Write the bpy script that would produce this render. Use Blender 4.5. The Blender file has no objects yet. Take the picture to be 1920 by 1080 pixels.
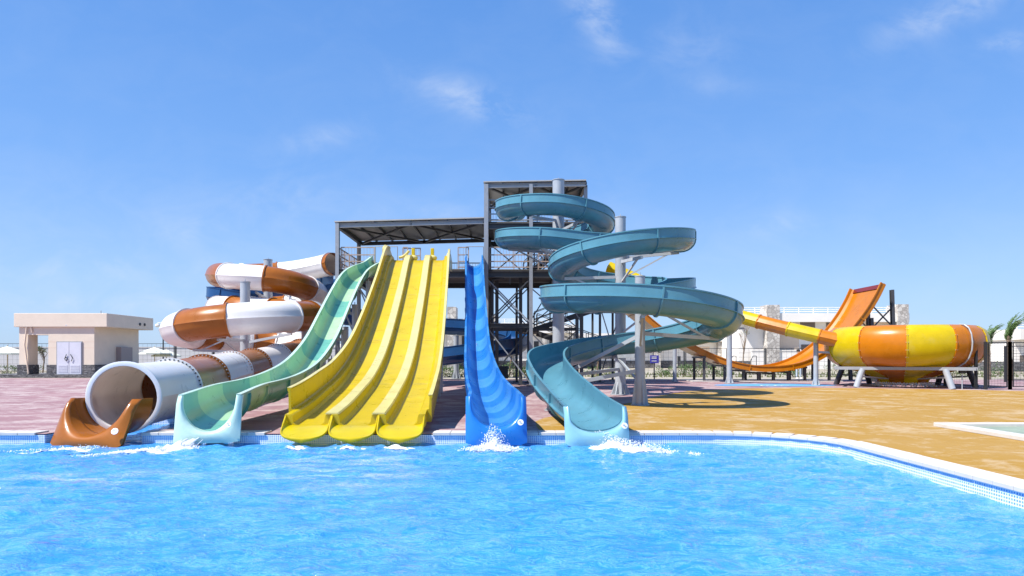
import bpy, math, random
from mathutils import Vector, Matrix, noise
from mathutils.geometry import tessellate_polygon
random.seed(7)
R = math.radians
scn = bpy.context.scene
COL = scn.collection
# ------------------------------------------------------------------ camera
H = 1.30
cd = bpy.data.cameras.new('camera'); cam = bpy.data.objects.new('camera', cd); COL.objects.link(cam)
cam.location = (0, 0, H); cam.rotation_euler = (R(90), 0, 0)
cd.sensor_width = 36; cd.lens = 24; cd.shift_y = 130/1920; cd.clip_start = .1; cd.clip_end = 3000
scn.camera = cam
# ------------------------------------------------------------------ sun + sky
SUN_DIR = Vector((-.60, -.34, 1.0)).normalized()      # towards the sun
sl = bpy.data.lights.new('sun', 'SUN'); sl.energy = 5.0; sl.angle = R(.5); sl.color = (1, .96, .90)
so = bpy.data.objects.new('sun', sl); COL.objects.link(so); so.location = (-20, -10, 40)
so.rotation_euler = SUN_DIR.to_track_quat('Z', 'Y').to_euler()
w = bpy.data.worlds.new('World'); scn.world = w; w.use_nodes = True
nt = w.node_tree; nt.nodes.clear()
def N(nt, t, **k):
    n = nt.nodes.new(t)
    for a, b in k.items():
        if a in ('inp',):
            for i, v in b.items(): n.inputs[i].default_value = v
        else: setattr(n, a, b)
    return n
def L(nt, a, b): nt.links.new(a, b)
def M(nt, op, a, b=None, c=None, clamp=False):
    n = nt.nodes.new('ShaderNodeMath'); n.operation = op; n.use_clamp = clamp
    for i, v in enumerate((a, b, c)):
        if v is None: continue
        if isinstance(v, (int, float)): n.inputs[i].default_value = v
        else: nt.links.new(v, n.inputs[i])
    return n.outputs[0]
def MIX(nt, f, a, b, mode='MIX'):
    n = nt.nodes.new('ShaderNodeMix'); n.data_type = 'RGBA'; n.blend_type = mode
    for i, v in ((0, f), (6, a), (7, b)):
        if isinstance(v, (int, float)): n.inputs[i].default_value = v
        elif isinstance(v, tuple): n.inputs[i].default_value = v if len(v) == 4 else (*v, 1)
        else: nt.links.new(v, n.inputs[i])
    return n.outputs[2]
sky = N(nt, 'ShaderNodeTexSky', sky_type='NISHITA', sun_disc=False)
sky.sun_elevation = math.asin(SUN_DIR.z); sky.sun_rotation = math.atan2(SUN_DIR.x, SUN_DIR.y)
sky.air_density = 1.0; sky.dust_density = .6; sky.ozone_density = 2.0; sky.altitude = 0
tc = N(nt, 'ShaderNodeTexCoord'); sx = N(nt, 'ShaderNodeSeparateXYZ'); L(nt, tc.outputs['Generated'], sx.inputs[0])
yy = M(nt, 'MAXIMUM', sx.outputs[1], .05)
qx = M(nt, 'DIVIDE', sx.outputs[0], yy); qz = M(nt, 'DIVIDE', sx.outputs[2], yy)
cmb = N(nt, 'ShaderNodeCombineXYZ'); L(nt, qx, cmb.inputs[0]); L(nt, M(nt, 'MULTIPLY', qz, 1.7), cmb.inputs[1])
nz = N(nt, 'ShaderNodeTexNoise', inp={'Scale': 9, 'Detail': 8, 'Roughness': .62, 'Distortion': .5}); L(nt, cmb.outputs[0], nz.inputs['Vector'])
nf = nz.outputs[0]
tot = None
for px, py, rx, ry, ang, amp in ((1120, 30, 95, 40, -60, .9), (890, 188, 110, 34, -18, .85), (610, 258, 80, 24, 12, .5), (375, 435, 75, 26, 0, .38),
                        (1455, 425, 70, 24, 8, .45), (1780, 22, 150, 32, 22, .7), (1900, 75, 60, 20, 12, .6), (560, 375, 120, 40, 0, .3),
                        (90, 500, 260, 24, 0, .30), (240, 570, 260, 20, 0, .35), (1290, 90, 90, 60, 0, .22), (1340, 160, 60, 20, 0, .2), (830, 395, 60, 20, 0, .25)):
    a = R(ang); ca, sa = math.cos(a), math.sin(a)
    dx = M(nt, 'SUBTRACT', qx, (px-960)/1280); dz = M(nt, 'SUBTRACT', qz, (670-py)/1280)
    u = M(nt, 'DIVIDE', M(nt, 'ADD', M(nt, 'MULTIPLY', dx, ca), M(nt, 'MULTIPLY', dz, sa)), rx/1280)
    v = M(nt, 'DIVIDE', M(nt, 'SUBTRACT', M(nt, 'MULTIPLY', dz, ca), M(nt, 'MULTIPLY', dx, sa)), ry/1280)
    d2 = M(nt, 'ADD', M(nt, 'MULTIPLY', u, u), M(nt, 'MULTIPLY', v, v))
    m = M(nt, 'MULTIPLY', M(nt, 'EXPONENT', M(nt, 'MULTIPLY', d2, -1.3)), amp)
    tot = m if tot is None else M(nt, 'ADD', tot, m)
cl = M(nt, 'MULTIPLY', tot, M(nt, 'MULTIPLY', M(nt, 'SUBTRACT', nf, .34), 2.6, clamp=True))
veil = M(nt, 'MULTIPLY', M(nt, 'SUBTRACT', nf, .42, clamp=True), M(nt, 'MULTIPLY_ADD', M(nt, 'MULTIPLY', M(nt, 'SUBTRACT', .34, qz, clamp=True), M(nt, 'SUBTRACT', .9, qx, clamp=True)), 2.2, .16))
cl = M(nt, 'MULTIPLY', M(nt, 'ADD', cl, veil), .8, clamp=True)
rmp = N(nt, 'ShaderNodeValToRGB'); L(nt, M(nt, 'MAXIMUM', sx.outputs[2], 0), rmp.inputs[0]); els = rmp.color_ramp.elements
els[0].position = 0; els[0].color = (.26, .385, .56, 1); els[1].position = 1; els[1].color = (.03, .12, .38, 1)
for ps, cc in ((.10, (.215, .35, .57)), (.25, (.115, .262, .555)), (.46, (.072, .205, .505))):
    e_ = els.new(ps); e_.color = (*cc, 1)
grad = MIX(nt, 1.0, rmp.outputs[0], (10, 10, 10, 1), 'MULTIPLY')
tint = MIX(nt, .25, grad, MIX(nt, 1.0, sky.outputs[0], (.9, 1.0, 1.25, 1), 'MULTIPLY'))
skc = MIX(nt, cl, tint, (4.6, 5.1, 5.9, 1))
bg = N(nt, 'ShaderNodeBackground', inp={'Strength': .108}); L(nt, skc, bg.inputs[0])
ow = N(nt, 'ShaderNodeOutputWorld'); L(nt, bg.outputs[0], ow.inputs[0])
scn.view_settings.view_transform = 'Standard'; scn.view_settings.look = 'None'
scn.view_settings.exposure = .66; scn.view_settings.gamma = 1
scn.render.engine = 'CYCLES'; scn.cycles.max_bounces = 8

# ------------------------------------------------------------------ helpers
def P(px, py, D): return Vector(((px-960)*D/1280, D, H-(py-670)*D/1280))
def tag(o, label=None, cat=None, group=None, kind=None):
    if label: o['label'] = label
    if cat: o['category'] = cat
    if group: o['group'] = group
    if kind: o['kind'] = kind
    return o
def empty(name, loc, label, cat, group=None):
    o = bpy.data.objects.new(name, None); COL.objects.link(o); o.location = loc; o.empty_display_size = .3
    return tag(o, label, cat, group)
def copy_tree(o, parent=None):
    c = o.copy(); COL.objects.link(c)
    if parent: c.parent = parent
    for ch in list(o.children): copy_tree(ch, c)
    return c
class MB:
    def __init__(s): s.v = []; s.f = []; s.m = []; s.mi = 0; s.uv = None
    def add(s, vs, fs):
        b = len(s.v); s.v += [Vector(x) for x in vs]; s.f += [tuple(b+i for i in f) for f in fs]; s.m += [s.mi]*len(fs); return s
    def box(s, x0, x1, y0, y1, z0, z1):
        return s.add([(x, y, z) for z in (z0, z1) for y in (y0, y1) for x in (x0, x1)],
                     [(0, 2, 3, 1), (4, 5, 7, 6), (0, 1, 5, 4), (2, 6, 7, 3), (0, 4, 6, 2), (1, 3, 7, 5)])
    def beam(s, p, q, a=.1, b=None, up=Vector((0, 0, 1))):
        b = a if b is None else b; p = Vector(p); q = Vector(q); t = (q-p).normalized()
        if abs(t.dot(up)) > .98: up = Vector((0, 1, 0))
        sd = t.cross(up).normalized(); u = sd.cross(t)
        vs = [o + sd*i*a/2 + u*j*b/2 for o in (p, q) for i, j in ((-1, -1), (1, -1), (1, 1), (-1, 1))]
        return s.add(vs, [(0, 1, 2, 3), (7, 6, 5, 4), (0, 4, 5, 1), (1, 5, 6, 2), (2, 6, 7, 3), (3, 7, 4, 0)])
    def ibeam(s, p, q, a=.2, t=.02, up=Vector((0, 0, 1))):
        p = Vector(p); q = Vector(q); T = (q-p).normalized()
        if abs(T.dot(up)) > .98: up = Vector((0, 1, 0))
        u = T.cross(up).normalized().cross(T)
        s.beam(p, q, t, a-2*t, up); s.beam(p+u*(a/2-t/2), q+u*(a/2-t/2), a*.8, t, up); return s.beam(p-u*(a/2-t/2), q-u*(a/2-t/2), a*.8, t, up)
    def rod(s, p, q, r=.05, r2=None, n=12, caps=True):
        r2 = r if r2 is None else r2; p = Vector(p); q = Vector(q); t = (q-p).normalized()
        up = Vector((0, 0, 1)) if abs(t.z) < .95 else Vector((1, 0, 0))
        sd = t.cross(up).normalized(); u = sd.cross(t)
        vs = [o + (sd*math.cos(k*2*math.pi/n)+u*math.sin(k*2*math.pi/n))*rr for o, rr in ((p, r), (q, r2)) for k in range(n)]
        fs = [(k, k+n, (k+1) % n+n, (k+1) % n) for k in range(n)]
        if caps: fs += [tuple(range(n)), tuple(reversed(range(n, 2*n)))]
        return s.add(vs, fs)
    def path_rod(s, pts, r=.04, n=8):
        for a, b in zip(pts, pts[1:]): s.rod(a, b, r, n=n)
        return s
    def ball(s, c, r, n=6, sc=(1, 1, 1)):
        c = Vector(c); vs = [c+Vector((0, 0, r*sc[2]))]; m = n//2+1
        for i in range(1, m):
            th = math.pi*i/m
            for k in range(n):
                a = 2*math.pi*k/n; vs.append(c+Vector((r*sc[0]*math.sin(th)*math.cos(a), r*sc[1]*math.sin(th)*math.sin(a), r*sc[2]*math.cos(th))))
        vs.append(c-Vector((0, 0, r*sc[2]))); fs = [(0, 1+k, 1+(k+1) % n) for k in range(n)]
        for i in range(m-2):
            for k in range(n):
                a = 1+i*n+k; b = 1+i*n+(k+1) % n; fs.append((a, a+n, b+n, b))
        e = len(vs)-1; o = 1+(m-2)*n
        fs += [(e, o+(k+1) % n, o+k) for k in range(n)]
        return s.add(vs, fs)
    def grid(s, rows, closed=False):
        n = len(rows[0]); vs = [p for r in rows for p in r]; fs = []
        for i in range(len(rows)-1):
            for k in range(n if closed else n-1):
                a = i*n+k; b = i*n+(k+1) % n; fs.append((a, b, b+n, a+n))
        return s.add(vs, fs)
    def cap(s, pts, flip=False):
        # triangulated cap
        tr = tessellate_polygon([[Vector(p) for p in pts]]); return s.add(pts, [tuple(t) for t in tr])
    def build(s, name, mat, parent=None, smooth=35, bevel=0, solid=0):
        me = bpy.data.meshes.new(name); me.from_pydata(s.v, [], s.f)
        mats = mat if isinstance(mat, (list, tuple)) else [mat]
        for m_ in mats: me.materials.append(m_)
        if len(mats) > 1:
            for p_, i in zip(me.polygons, s.m): p_.material_index = i
        me.validate(); me.update()
        import bmesh
        bm = bmesh.new(); bm.from_mesh(me); bmesh.ops.recalc_face_normals(bm, faces=bm.faces); bm.to_mesh(me); bm.free()
        if smooth:
            me.polygons.foreach_set('use_smooth', [True]*len(me.polygons)); me.set_sharp_from_angle(angle=R(smooth))
        o = bpy.data.objects.new(name, me); COL.objects.link(o)
        if parent is not None:
            o.parent = parent; off = Vector(parent.location)
            pp = parent.parent
            while pp is not None: off = off+Vector(pp.location); pp = pp.parent
            me.transform(Matrix.Translation(-off))
        if solid: md = o.modifiers.new('solid', 'SOLIDIFY'); md.thickness = solid; md.offset = 0
        if bevel: md = o.modifiers.new('bevel', 'BEVEL'); md.width = bevel; md.segments = 2; md.limit_method = 'ANGLE'
        return o
def catmull(pts, step=.15):
    pts = [Vector(p) for p in pts]; P4 = [pts[0]*2-pts[1]]+pts+[pts[-1]*2-pts[-2]]; raw = []
    for i in range(len(pts)-1):
        a, b, c, d = P4[i:i+4]; n = 24
        for k in range(n):
            t = k/n; raw.append(.5*((2*b)+(c-a)*t+(2*a-5*b+4*c-d)*t*t+(3*b-a-3*c+d)*t**3))
    raw.append(pts[-1]); cum = [0]
    for a, b in zip(raw, raw[1:]): cum.append(cum[-1]+(b-a).length)
    n = max(2, round(cum[-1]/step)); out = []; j = 0
    for k in range(n+1):
        s = cum[-1]*k/n
        while j < len(cum)-2 and cum[j+1] < s: j += 1
        t = (s-cum[j])/max(1e-9, cum[j+1]-cum[j]); out.append(raw[j].lerp(raw[j+1], min(1, t)))
    return out, cum[-1]
def frames(pts):
    fr = []
    for i, p in enumerate(pts):
        t = (pts[min(i+1, len(pts)-1)]-pts[max(i-1, 0)]).normalized()
        s = t.cross(Vector((0, 0, 1))).normalized(); fr.append((p, t, s, s.cross(t)))
    return fr
def ring_at(fr, prof): p, t, s, u = fr; return [p+s*a+u*b for a, b in prof]
def sweep(mb, frs, profs, caps=True):
    rows = [ring_at(f, pr) for f, pr in zip(frs, profs)]
    mb.grid(rows, closed=True)
    if caps: mb.cap(rows[0]); mb.cap(rows[-1])
    return mb
def u_inner(hw, dep, st, n=12):
    pts = [(-hw, 0), (-hw, -st*.5)]
    for k in range(n+1):
        a = math.pi*k/n; pts.append((-hw*math.cos(a), -st-(dep-st)*math.sin(a)))
    return pts+[(hw, -st*.5), (hw, 0)]
def u_shell(hw, dep, st, t=.03, lip=.06, ridge=.035, n=12):
    inn = u_inner(hw, dep, st, n); out = [(hw+lip, 0), (hw+lip, -.035), (hw+t, -.04)]
    if ridge: out += [(hw+t, -st+.015), (hw+t+ridge, -st+.01), (hw+t+ridge, -st-.01), (hw+t, -st-.015)]
    for k in range(n, -1, -1):
        a = math.pi*k/n
        if ridge and (k == n or k == 0): continue
        out.append((-(hw+t)*math.cos(a), -st-(dep+t-st)*math.sin(a)))
    if ridge: out += [(-hw-t, -st-.015), (-hw-t-ridge, -st-.01), (-hw-t-ridge, -st+.01), (-hw-t, -st+.015)]
    out += [(-hw-t, -.04), (-hw-lip, -.035), (-hw-lip, 0)]
    return inn+out
def u_flange(hw, dep, st, w=.05, t=.03, n=12):
    a_ = []; b_ = []
    for k in range(n+1):
        a = math.pi*k/n; a_.append((-(hw+t-.005)*math.cos(a), -st-(dep+t-.005-st)*math.sin(a))); b_.append((-(hw+t+w)*math.cos(a), -st-(dep+t+w-st)*math.sin(a)))
    return [(-(hw+t-.005), -.045)]+a_+[(hw+t-.005, -.045), (hw+t+w, -.045)]+b_[::-1]+[(-(hw+t+w), -.045)]

# ------------------------------------------------------------------ materials
MATS = {}
def mat(name, col, rough=.5, metal=0, var=.0, vscale=3, bump=0, bscale=20, coat=0, spec=.5, dirt=None, dscale=1.5, damt=.4, alpha=None, trans=0, stretch=None):
    if name in MATS: return MATS[name]
    m = bpy.data.materials.new(name); m.use_nodes = True; nt = m.node_tree; b = nt.nodes['Principled BSDF']
    b.inputs['Roughness'].default_value = rough; b.inputs['Metallic'].default_value = metal
    b.inputs['Coat Weight'].default_value = coat; b.inputs['Coat Roughness'].default_value = .08
    b.inputs['Specular IOR Level'].default_value = spec
    tc = N(nt, 'ShaderNodeTexCoord'); mp = N(nt, 'ShaderNodeMapping'); L(nt, tc.outputs['Object'], mp.inputs[0])
    if stretch: mp.inputs['Scale'].default_value = stretch
    c = (*col, 1)
    if var:
        n1 = N(nt, 'ShaderNodeTexNoise', inp={'Scale': vscale, 'Detail': 6, 'Roughness': .6}); L(nt, mp.outputs[0], n1.inputs['Vector'])
        f = M(nt, 'MULTIPLY_ADD', n1.outputs[0], 2.2, -.6, clamp=True)
        lo = tuple(x*(1-var) for x in col)+(1,); hi = tuple(min(1, x*(1+var)) for x in col)+(1,)
        c = MIX(nt, f, lo, hi)
        L(nt, M(nt, 'MULTIPLY_ADD', n1.outputs[0], .25, rough-.1, clamp=True), b.inputs['Roughness'])
    if dirt:
        n2 = N(nt, 'ShaderNodeTexNoise', inp={'Scale': dscale, 'Detail': 9, 'Roughness': .7, 'Distortion': .4}); L(nt, mp.outputs[0], n2.inputs['Vector'])
        f2 = M(nt, 'MULTIPLY', M(nt, 'MULTIPLY_ADD', n2.outputs[0], 5, -2.7, clamp=True), damt)
        c = MIX(nt, f2, c, (*dirt, 1))
    if isinstance(c, tuple): b.inputs['Base Color'].default_value = c
    else: L(nt, c, b.inputs['Base Color'])
    if bump:
        n3 = N(nt, 'ShaderNodeTexNoise', inp={'Scale': bscale, 'Detail': 5}); L(nt, mp.outputs[0], n3.inputs['Vector'])
        bp = N(nt, 'ShaderNodeBump', inp={'Strength': bump, 'Distance': .02}); L(nt, n3.outputs[0], bp.inputs['Height']); L(nt, bp.outputs[0], b.inputs['Normal'])
    if trans:                                     # thin fibreglass: a little light comes through
        tl = N(nt, 'ShaderNodeBsdfTranslucent'); mx = N(nt, 'ShaderNodeMixShader', inp={0: trans})
        if isinstance(c, tuple): tl.inputs[0].default_value = c
        else: L(nt, c, tl.inputs[0])
        L(nt, b.outputs[0], mx.inputs[1]); L(nt, tl.outputs[0], mx.inputs[2]); L(nt, mx.outputs[0], nt.nodes['Material Output'].inputs[0])
    MATS[name] = m; return m
def gel(name, col, **k):
    col = tuple(c*.72 for c in col)
    if 'dirt' in k: k['dirt'] = tuple(c*.72 for c in k['dirt'])
    k.setdefault('rough', .28); k.setdefault('var', .10); k.setdefault('vscale', 2.2); k.setdefault('coat', .25); k.setdefault('spec', .4); k.setdefault('trans', .14)
    return mat(name, col, **k)
AQUA = gel('aqua fibreglass', (.15, .41, .53), dirt=(.32, .58, .68), dscale=.9, damt=.22)
AQUAL = gel('pale aqua fibreglass', (.34, .68, .80), dirt=(.52, .80, .9), dscale=1.2, damt=.3)
YEL = gel('yellow fibreglass', (.96, .74, .006), dirt=(1.0, .84, .2), dscale=1.6, damt=.4, trans=.3)
YELR = gel('sun-painted yellow fibreglass', (.98, .86, .32), dirt=(.88, .80, .48), dscale=2.2, damt=.6)  # yellow made paler for sun-facing edges: sunlight painted into the colour
GRL = gel('light green fibreglass', (.55, .86, .52), dirt=(.75, .95, .7), dscale=1.3, damt=.35)
GRD = gel('teal green fibreglass', (.20, .58, .46), dirt=(.2, .55, .5), dscale=1.5, damt=.3)
GRR = gel('mint fibreglass', (.72, 1.0, .86), dirt=(.85, 1.0, .92), damt=.4)
BLL = gel('light blue fibreglass', (.08, .38, .90), dirt=(.2, .5, .92), dscale=1.5, damt=.3)
BLD = gel('mid blue fibreglass', (.025, .26, .80), dirt=(.06, .34, .85), dscale=1.5, damt=.3)
BRN = gel('rust orange fibreglass', (.50, .155, .012), dirt=(.58, .25, .05), dscale=1.1, damt=.35)
WHT = gel('white fibreglass', (1.14, 1.12, 1.09), dirt=(1.0, .9, .8), dscale=1.4, damt=.2, var=.03, trans=.14)
INW = gel('inner gelcoat with painted bounce', (1.1, .94, .80), var=.06, trans=.5)  # white tube inside, warm bounce off the orange trough painted into its colour
ORG = gel('orange fibreglass', (.76, .25, .003), dirt=(.82, .36, .04), dscale=1.3, damt=.35)
RED = gel('red fibreglass', (.28, .03, .012))
NAVY = gel('dark blue fibreglass', (.015, .10, .30), dirt=(.05, .2, .45), damt=.3)
PIPE = mat('grey painted steel', (.40, .43, .46), .38, .15, var=.08, vscale=3, dirt=(.3, .27, .24), dscale=2.5, damt=.3)
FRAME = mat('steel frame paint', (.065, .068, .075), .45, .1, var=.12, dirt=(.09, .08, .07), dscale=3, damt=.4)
FRAMEL = mat('steel frame paint with painted light and shade', (.30, .32, .35), .45, .1, var=.1, dirt=(.2, .18, .16), dscale=3, damt=.4)
GALV = mat('galvanised steel', (.58, .60, .62), .4, .3, var=.1)
ROOFM = mat('roof sheet', (.42, .41, .39), .55, .1, var=.08)
DECKM = mat('deck boards', (.13, .115, .10), .7, var=.2, vscale=6)
WOOD = mat('brown railing paint', (.38, .29, .23), .6, var=.2, vscale=8)
BLACK = mat('black painted metal', (.025, .027, .03), .5)
CREAM = mat('cream render', (.72, .62, .50), .85, var=.05, vscale=1.5, bump=.15, bscale=40, dirt=(.6, .5, .4), dscale=.8, damt=.2)
WHITEW = mat('white render', (.80, .76, .70), .85, var=.05, vscale=.6, dirt=(.6, .55, .5), dscale=.5, damt=.2)
BEIGEW = mat('beige render', (.70, .56, .43), .85, var=.05, vscale=.6)
WINM = mat('dark glass', (.06, .06, .065), .15)
DOORM = mat('grey painted door', (.62, .63, .70), .45, var=.06, vscale=2)
LEAF = mat('leaf', (.07, .13, .03), .6, var=.5, vscale=4); LEAF2 = mat('dry leaf', (.14, .16, .06), .6, var=.4, vscale=4)
BARK = mat('bark', (.22, .16, .11), .9, var=.3, vscale=8, bump=.5)
CANV = mat('pale canvas', (.66, .68, .58), .8, var=.05)
FOAM = mat('white foam', (.93, .95, .97), .45, var=.03, vscale=20, trans=.25)
STICK = mat('white sticker', (.85, .85, .85), .4); STICKG = mat('grey sticker print', (.35, .38, .42), .5)

def stone_mat():
    m = bpy.data.materials.new('stacked stone'); m.use_nodes = True; nt = m.node_tree; b = nt.nodes['Principled BSDF']
    tc = N(nt, 'ShaderNodeTexCoord'); mp = N(nt, 'ShaderNodeMapping'); mp.inputs['Scale'].default_value = (1.0, 1.0, 3.0); L(nt, tc.outputs['Object'], mp.inputs[0])
    v = N(nt, 'ShaderNodeTexVoronoi', inp={'Scale': 4.0, 'Randomness': .8}); L(nt, mp.outputs[0], v.inputs['Vector'])
    e = N(nt, 'ShaderNodeTexVoronoi', feature='DISTANCE_TO_EDGE', inp={'Scale': 4.0, 'Randomness': .8}); L(nt, mp.outputs[0], e.inputs['Vector'])
    g = N(nt, 'ShaderNodeSeparateColor'); L(nt, v.outputs['Color'], g.inputs[0])
    c = MIX(nt, g.outputs[0], (.07, .07, .08, 1), (.22, .215, .22, 1))
    f = M(nt, 'MULTIPLY', e.outputs['Distance'], 14, clamp=True); c = MIX(nt, f, (.04, .04, .04, 1), c); L(nt, c, b.inputs['Base Color']); b.inputs['Roughness'].default_value = .85
    bp = N(nt, 'ShaderNodeBump', inp={'Strength': .7, 'Distance': .05}); L(nt, f, bp.inputs['Height']); L(nt, bp.outputs[0], b.inputs['Normal'])
    return m
STONE = stone_mat()
def pale_stone():
    m = bpy.data.materials.new('pale rubble stone'); m.use_nodes = True; nt = m.node_tree; b = nt.nodes['Principled BSDF']
    tc = N(nt, 'ShaderNodeTexCoord')
    v = N(nt, 'ShaderNodeTexVoronoi', inp={'Scale': 2.6}); L(nt, tc.outputs['Object'], v.inputs['Vector'])
    e = N(nt, 'ShaderNodeTexVoronoi', feature='DISTANCE_TO_EDGE', inp={'Scale': 2.6}); L(nt, tc.outputs['Object'], e.inputs['Vector'])
    g = N(nt, 'ShaderNodeSeparateColor'); L(nt, v.outputs['Color'], g.inputs[0])
    c = MIX(nt, g.outputs[0], (.34, .31, .28, 1), (.66, .62, .56, 1)); f = M(nt, 'MULTIPLY', e.outputs['Distance'], 9, clamp=True)
    c = MIX(nt, f, (.28, .25, .22, 1), c); L(nt, c, b.inputs['Base Color']); b.inputs['Roughness'].default_value = .9
    return m
PSTONE = pale_stone()
def deck_mat(name, base, pale, dark, pamt=1.0, thr=.5):
    m = bpy.data.materials.new(name); m.use_nodes = True; nt = m.node_tree; b = nt.nodes['Principled BSDF']
    tc = N(nt, 'ShaderNodeTexCoord')
    def nz(sc, mpS, det=8, r=.65, dis=.3):
        mp = N(nt, 'ShaderNodeMapping'); mp.inputs['Scale'].default_value = mpS; L(nt, tc.outputs['Object'], mp.inputs[0])
        n = N(nt, 'ShaderNodeTexNoise', inp={'Scale': sc, 'Detail': det, 'Roughness': r, 'Distortion': dis}); L(nt, mp.outputs[0], n.inputs['Vector']); return n.outputs[0]
    big = nz(.35, (1, 1, 1)); mid = nz(.9, (1, 1.15, 1), 9, .72, .8); fine = nz(7, (1, 1, 1), 6, .75)
    c = MIX(nt, M(nt, 'MULTIPLY_ADD', big, 3, -1, clamp=True), tuple(.68*v for v in base)+(1,), tuple(.68*v for v in dark)+(1,))
    wear = M(nt, 'ADD', M(nt, 'MULTIPLY', mid, .62), M(nt, 'ADD', M(nt, 'MULTIPLY', fine, .22), M(nt, 'MULTIPLY', big, .16)))
    f = M(nt, 'MULTIPLY', M(nt, 'MULTIPLY', M(nt, 'SUBTRACT', wear, thr-.02), 9, clamp=True), pamt)
    c = MIX(nt, f, c, tuple(.72*v for v in pale)+(1,)); c = MIX(nt, .35, c, MIX(nt, fine, (.55, .55, .55, 1), (1, 1, 1, 1)), 'MULTIPLY')
    L(nt, c, b.inputs['Base Color']); b.inputs['Roughness'].default_value = .75; b.inputs['Specular IOR Level'].default_value = .25
    vo = N(nt, 'ShaderNodeTexVoronoi', feature='DISTANCE_TO_EDGE', inp={'Scale': 2.2}); L(nt, tc.outputs['Object'], vo.inputs['Vector'])
    h = M(nt, 'ADD', M(nt, 'MULTIPLY', vo.outputs['Distance'], 1.5, clamp=True), M(nt, 'MULTIPLY', fine, .5))
    bp = N(nt, 'ShaderNodeBump', inp={'Strength': .35, 'Distance': .02}); L(nt, h, bp.inputs['Height']); L(nt, bp.outputs[0], b.inputs['Normal'])
    return m
PINK = deck_mat('pink stamped concrete', (.47, .275, .29), (.68, .56, .53), (.37, .20, .22), .9, .49)
OCHRE = deck_mat('ochre stamped concrete', (.56, .33, .075), (.74, .58, .38), (.53, .29, .03), .68, .51)
SAND = deck_mat('sandy paving', (.60, .52, .40), (.72, .66, .56), (.45, .40, .28), .6, .5)
COPE = mat('white stone coping', (.56, .53, .49), .6, var=.06, vscale=5, dirt=(.5, .42, .36), dscale=3, damt=.35)

# ------------------------------------------------------------------ pool outline, ground, deck
CR = 1.45; PX1 = 5.02; PY1 = 11.62
outline = [(-24, -12), (-24, PY1), (-7.95, PY1), (-7.95, 14.9), (-6.3, 14.9), (-6.3, PY1)]
arc = [(PX1-CR-.35+(CR+.35)*math.sin(R(a)), PY1-CR+CR*math.cos(R(a))) for a in range(0, 91, 6)]
outline += [(PX1-CR-.35, PY1)]+arc[1:]+[(PX1, -12)]
def sheet(name, poly, holes, z, mat_, label=None):
    loops = [[Vector((x, y, 0)) for x, y in poly]]+[[Vector((x, y, 0)) for x, y in h] for h in holes]
    tr = tessellate_polygon(loops); flat = [p for l in loops for p in l]
    mb = MB(); mb.add([(p.x, p.y, z) for p in flat], [tuple(t) for t in tr]); o = mb.build(name, mat_, smooth=0)
    for p in o.data.polygons:
        if p.normal.z < 0: p.flip()
    return tag(o, label, None, None, 'structure')
hole = outline
sheet('ground', [(-900, -60), (900, -60), (900, 1500), (-900, 1500)], [hole], -.008, SAND)
# deck sheets go round the pool (the pool side is open towards the camera)
pinkp = [(-24, PY1+.0), (-7.95, PY1), (-7.95, 14.9), (-6.3, 14.9), (-6.3, PY1), (3.2, PY1), (4.5, 14), (70, 16), (70, 39.2), (-6, 41), (-24, 42.9), (-70, 42.9), (-70, -12), (-24, -12)]
sheet('pool_deck', pinkp, [], -.004, PINK)
och = [P(x, y, 1664/(y-670)) for x, y in ((1016, 811), (1006, 800), (1004, 790), (1022, 783), (1058, 778), (1100, 770), (1153, 761), (1207, 750), (1240, 741), (1290, 733), (1385, 728.5), (1500, 726.5), (1600, 727.5), (1700, 729), (1920, 733))]
ochp = [(p.x, p.y) for p in och]+[(60, 26), (60, -12), (PX1, -12)]+list(reversed(arc))+[(PX1-CR-.35, PY1)]
sheet('ochre_deck', ochp, [], 0, OCHRE)
p0 = P(1058, 741, 1664/71)
# blue painted floor marking with white marks
bmk = MB(); rows = []
mk = mat('blue ground paint', (.10, .30, .55), .7, var=.2)
cx, cy = P(1452, 722, 32.2).x, 32.0
pts = [(cx+2.9*math.cos(a)*(1+.12*math.sin(2*a)), cy+1.5*math.sin(a)) for a in [2*math.pi*k/40 for k in range(40)]]
sheet('floor_marking', pts, [], .006, mk)
mw = MB()
for k in range(4):
    x = P(1428+k*11+(4 if k > 1 else 0), 722, 31.6).x
    for j in range(8):
        a0, a1 = math.pi*j/8, math.pi*(j+1)/8
        q = lambda r, a: (x+r*math.cos(a), 31.1+2.6*r*math.sin(a), .011)
        mw.add([q(.12, a0), q(.19, a0), q(.19, a1), q(.12, a1)], [(0, 1, 2, 3)])
o = mw.build('white_floor_marks', STICK, smooth=0); tag(o, kind='structure')

# pool walls with mosaic band
def tile_mat():
    m = bpy.data.materials.new('blue mosaic tile'); m.use_nodes = True; nt = m.node_tree; b = nt.nodes['Principled BSDF']
    uv = N(nt, 'ShaderNodeTexCoord')
    br = N(nt, 'ShaderNodeTexBrick', offset=0, inp={'Scale': 1, 'Mortar Size': .007, 'Brick Width': .036, 'Row Height': .036, 'Mortar Smooth': .1, 'Color1': (.10, .24, .56, 1), 'Color2': (.24, .42, .72, 1), 'Mortar': (.8, .83, .86, 1)})
    L(nt, uv.outputs['UV'], br.inputs['Vector']); L(nt, br.outputs['Color'], b.inputs['Base Color']); b.inputs['Roughness'].default_value = .2
    return m
TILE = tile_mat()
wall_path = outline[1:]
vs = []; fs = []; uvs = []; acc = 0
for i, (x, y) in enumerate(wall_path):
    if i: acc += math.dist(wall_path[i-1], (x, y))
    vs += [(x, y, -.02), (x, y, -1.3)]; uvs += [(acc, -.02), (acc, -1.3)]
    if i: a = 2*i; fs.append((a-2, a, a+1, a-1))
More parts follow.
